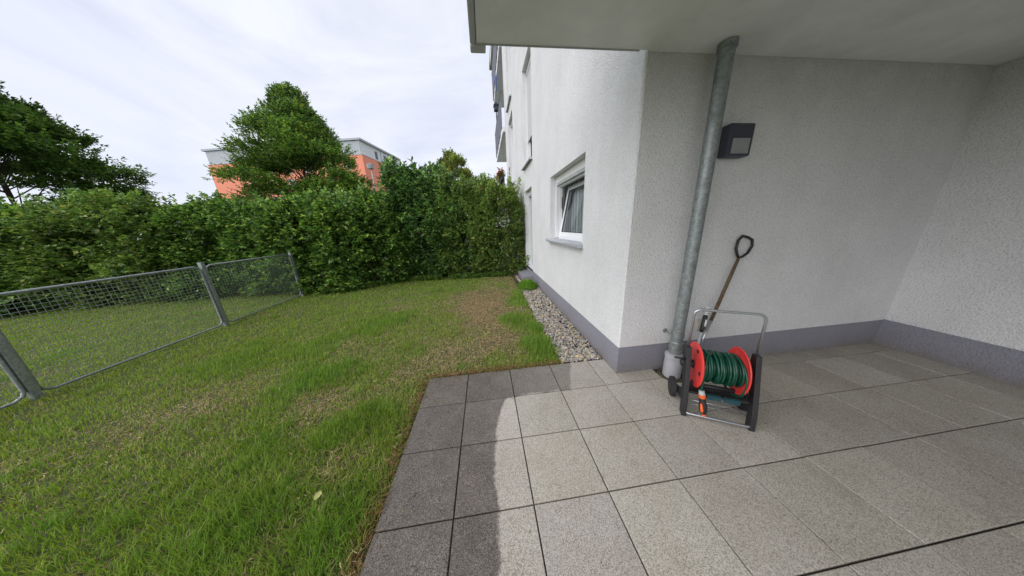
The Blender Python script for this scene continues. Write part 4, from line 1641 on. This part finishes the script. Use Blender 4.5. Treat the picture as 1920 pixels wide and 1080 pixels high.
# lying dead stalks and thatch, thicker on the bare places and the lawn edge
def stalks(n, fn, lmin, lmax, cols, ws):
    P = fn(n)
    a = g.uniform(0, 6.28, n)
    ln = g.uniform(lmin, lmax, n)
    w = g.uniform(.0009, .0020, n)
    h = np.stack([np.cos(a), np.sin(a), g.uniform(-.12, .3, n)], 1)
    k = np.stack([np.cos(a + g.normal(0, .7, n)), np.sin(a + g.normal(0, .7, n)), g.uniform(-.3, .1, n)], 1)
    s = np.stack([-np.sin(a), np.cos(a), g.normal(0, .4, n)], 1)
    m = P + h * (ln * .5)[:, None]
    t = m + k * (ln * .5)[:, None]
    for q in (m, t):
        q[:, 2] = np.maximum(q[:, 2], .004)
    V = np.stack([P - s * w[:, None], P + s * w[:, None], m + s * w[:, None], m - s * w[:, None], t], 1)
    return V, palette(n, cols, ws, r=g)


def dead_fn(n):
    wts = np.array([b[2] ** 2 * b[3] for b in DEAD])
    i = g.choice(len(DEAD), n, p=wts / wts.sum())
    D_ = np.array(DEAD)[i]
    p = np.stack([D_[:, 0] + g.normal(0, 1, n) * D_[:, 2] * .8, D_[:, 1] + g.normal(0, 1, n) * D_[:, 2] * .8, np.full(n, .012) + g.uniform(0, .02, n)], 1)
    bad = ((p[:, 0] > -.49) & (p[:, 1] < .48)) | (p[:, 0] > 1.15) | (p[:, 1] > 6.3)
    # break the thatch up into islands
    isl = fbm(p[:, 0] + 3, p[:, 1] + 8, 3.4) < .44
    p[isl, 0] += g.normal(0, .25, isl.sum())
    bad |= ((p[:, 0] > -.49) & (p[:, 1] < .48)) | (p[:, 0] > 1.15)
    p[bad] = np.array([-.1, 2.4, .015]) + g.normal(0, 1, (bad.sum(), 3)) * np.array([.3, .5, 0])
    return p


def edge_fn(n):
    t = g.random(n)
    a = g.random(n) < .5
    px_ = np.where(a, -.495 + g.normal(0, .022, n), -.49 + 1.7 * t)
    py_ = np.where(a, -2.2 + 2.7 * t, .48 + g.normal(0, .018, n))
    lump_ = fbm(px_, py_, 6.0)
    o_ = g.normal(0, .03, n) * (lump_ < .5)
    px_ = np.where(a, px_ - np.abs(o_), px_)
    py_ = np.where(a, py_, py_ + np.abs(o_))
    return np.stack([px_, py_, .004 + .03 * g.random(n) * lump_], 1)


V1, c1 = stalks(27000, dead_fn, .02, .075, [(0.50, 0.37, 0.21), (0.36, 0.25, 0.14), (0.62, 0.50, 0.31), (.19, .12, .07)], [4, 3, 2, 1.5])
V2, c2 = stalks(3000, edge_fn, .012, .055, [(0.30, 0.185, 0.075), (0.20, 0.11, 0.045), (0.40, 0.29, 0.14), (.10, .06, .03)], [4, 4, 1.5, 2])
VV = np.concatenate([V1, V2])
cc = np.concatenate([c1, c2])
n = len(VV)
off = (np.arange(n) * 5)[:, None, None]
me = arr_mesh('dead_grass', VV.reshape(-1, 3), [(Q[None] + off).reshape(-1, 4), (Tt[None] + off).reshape(-1, 3)], M['grass'], np.repeat(cc, 5, 0))
tag(link('dead_grass', me), 'straw coloured dead grass lying on bare patches and along the paving edge', 'dead grass', kind='stuff')

# ================================================================== SMALL PLANTS
# bright green ground-cover plant in the gravel
gp_ = np.random.default_rng(31)
n = 900
a = gp_.uniform(0, 6.28, n)
r_ = np.sqrt(gp_.random(n))
C = np.stack([1.42 + .24 * r_ * np.cos(a), 4.12 + .42 * r_ * np.sin(a), .02 + .15 * (1 - r_ ** 2) * gp_.uniform(.7, 1.1, n)], 1)
O = np.stack([np.cos(a) * r_ * .7, np.sin(a) * r_ * .7, np.ones(n)], 1)
P, D, N, LL, WW, Id = sprigs(C, O, 6, np.full(n, .04), .032, .015, r=gp_)
po = empty('leafy_plant', (1.42, 4.12, 0), 'bright green low leafy plant growing in the gravel by the plinth', 'plant')
leaves_mesh('foliage', P, D, N, LL, WW, palette(len(P), [(0.17, 0.34, 0.03), (0.24, 0.42, 0.05), (0.10, 0.24, 0.03)], [3, 2, 2], r=gp_), M['leafsmall'], False, po)
bs = [(1.42 + .15 * math.cos(k), 4.12 + .25 * math.sin(k), -.02) for k in range(12)]
stems(bs, [(b_[0] * 1.01, b_[1], .12) for b_ in bs], .003, M['twig'], 'stem', po, 3)

# weeds along the foot of the hedge
n = 2600
t = gp_.random(n)
wx = -4.9 + 6.2 * t
wy = np.interp(wx, [-4.9, -4.0, -2.6, -1, 1.5], [4.95, 5.1, 6.05, 5.95, 5.8]) + gp_.normal(0, .10, n)
k = fbm(wx, wy, 2.2) > .42
wx, wy = wx[k], wy[k]
n = len(wx)
C = np.stack([wx, wy, gp_.uniform(.0, .10, n)], 1)
O = np.stack([gp_.normal(0, .6, n), gp_.normal(-.2, .5, n), np.ones(n)], 1)
P, D, N, LL, WW, Id = sprigs(C, O, 5, np.full(n, .07), .06, .020, r=gp_)
o = leaves_mesh('weeds', P, D, N, LL, WW, palette(len(P), [(0.10, 0.19, 0.03), (0.16, 0.27, 0.045), (0.06, 0.12, 0.025)], [3, 2, 2], r=gp_), M['leafsmall'])
tag(o, 'low weeds growing along the foot of the hedge', 'weeds', kind='stuff')

# small bits of dry grass and grit blown over the slabs and joints
n = 420
lx = np.where(gp_.random(n) < .55, -.46 + np.abs(gp_.normal(0, .22, n)), gp_.uniform(-.4, 4.5, n))
ly = np.where(gp_.random(n) < .35, .45 - np.abs(gp_.normal(0, .12, n)), gp_.uniform(-2.0, .4, n))
snap = gp_.random(n) < .3
lx = np.where(snap & (lx > 0), np.round(lx * 2) / 2 + gp_.normal(0, .006, n), lx)
ok = ~((lx > 1.7) & (ly > .14)) & ~((lx > 1.12) & (ly > .44))
lx, ly = lx[ok], ly[ok]
n = len(lx)
a = gp_.uniform(0, 6.28, n)
s_ = gp_.uniform(.004, .016, n)
w_ = gp_.uniform(.0012, .003, n)
V4 = np.stack([np.stack([lx + s_ * np.cos(a) * i - w_ * np.sin(a) * j, ly + s_ * np.sin(a) * i + w_ * np.cos(a) * j, .0035 + .002 * k + 0 * lx], 1)
               for i, j, k in ((-1, -.4, 0), (.2, -1, 1), (1, 0, 0), (0, 1, 1))], 1)
Fq = (np.array([(0, 1, 2, 3)])[None] + (np.arange(n) * 4)[:, None, None]).reshape(-1, 4)
me = arr_mesh('litter', V4.reshape(-1, 3), [Fq], M['grass'], np.repeat(palette(n, [(.10, .07, .04), (.30, .22, .11), (.05, .045, .04), (.12, .17, .04)], [3, 2, 3, 1], r=gp_), 4, 0))
tag(link('litter', me), 'tiny bits of dry grass and grit scattered on the paving', 'litter', kind='stuff')

# yellow fallen leaf
mb = MB()
vs = [(0, 0, 0), (.018, .012, .006), (.022, .034, .008), (0, .055, .002), (-.020, .036, .010), (-.017, .013, .006), (0, .028, -.002)]
mb.add([(-.88 + v[0], -.765 + v[1], .075 + v[2]) for v in vs], [(0, 1, 6), (1, 2, 6), (2, 3, 6), (3, 4, 6), (4, 5, 6), (5, 0, 6)], True)
tag(mb.build('fallen_leaf', simple('yellow leaf', (.36, .38, .12), .6)), 'single pale yellow leaf lying in the long grass near the paving', 'leaf')
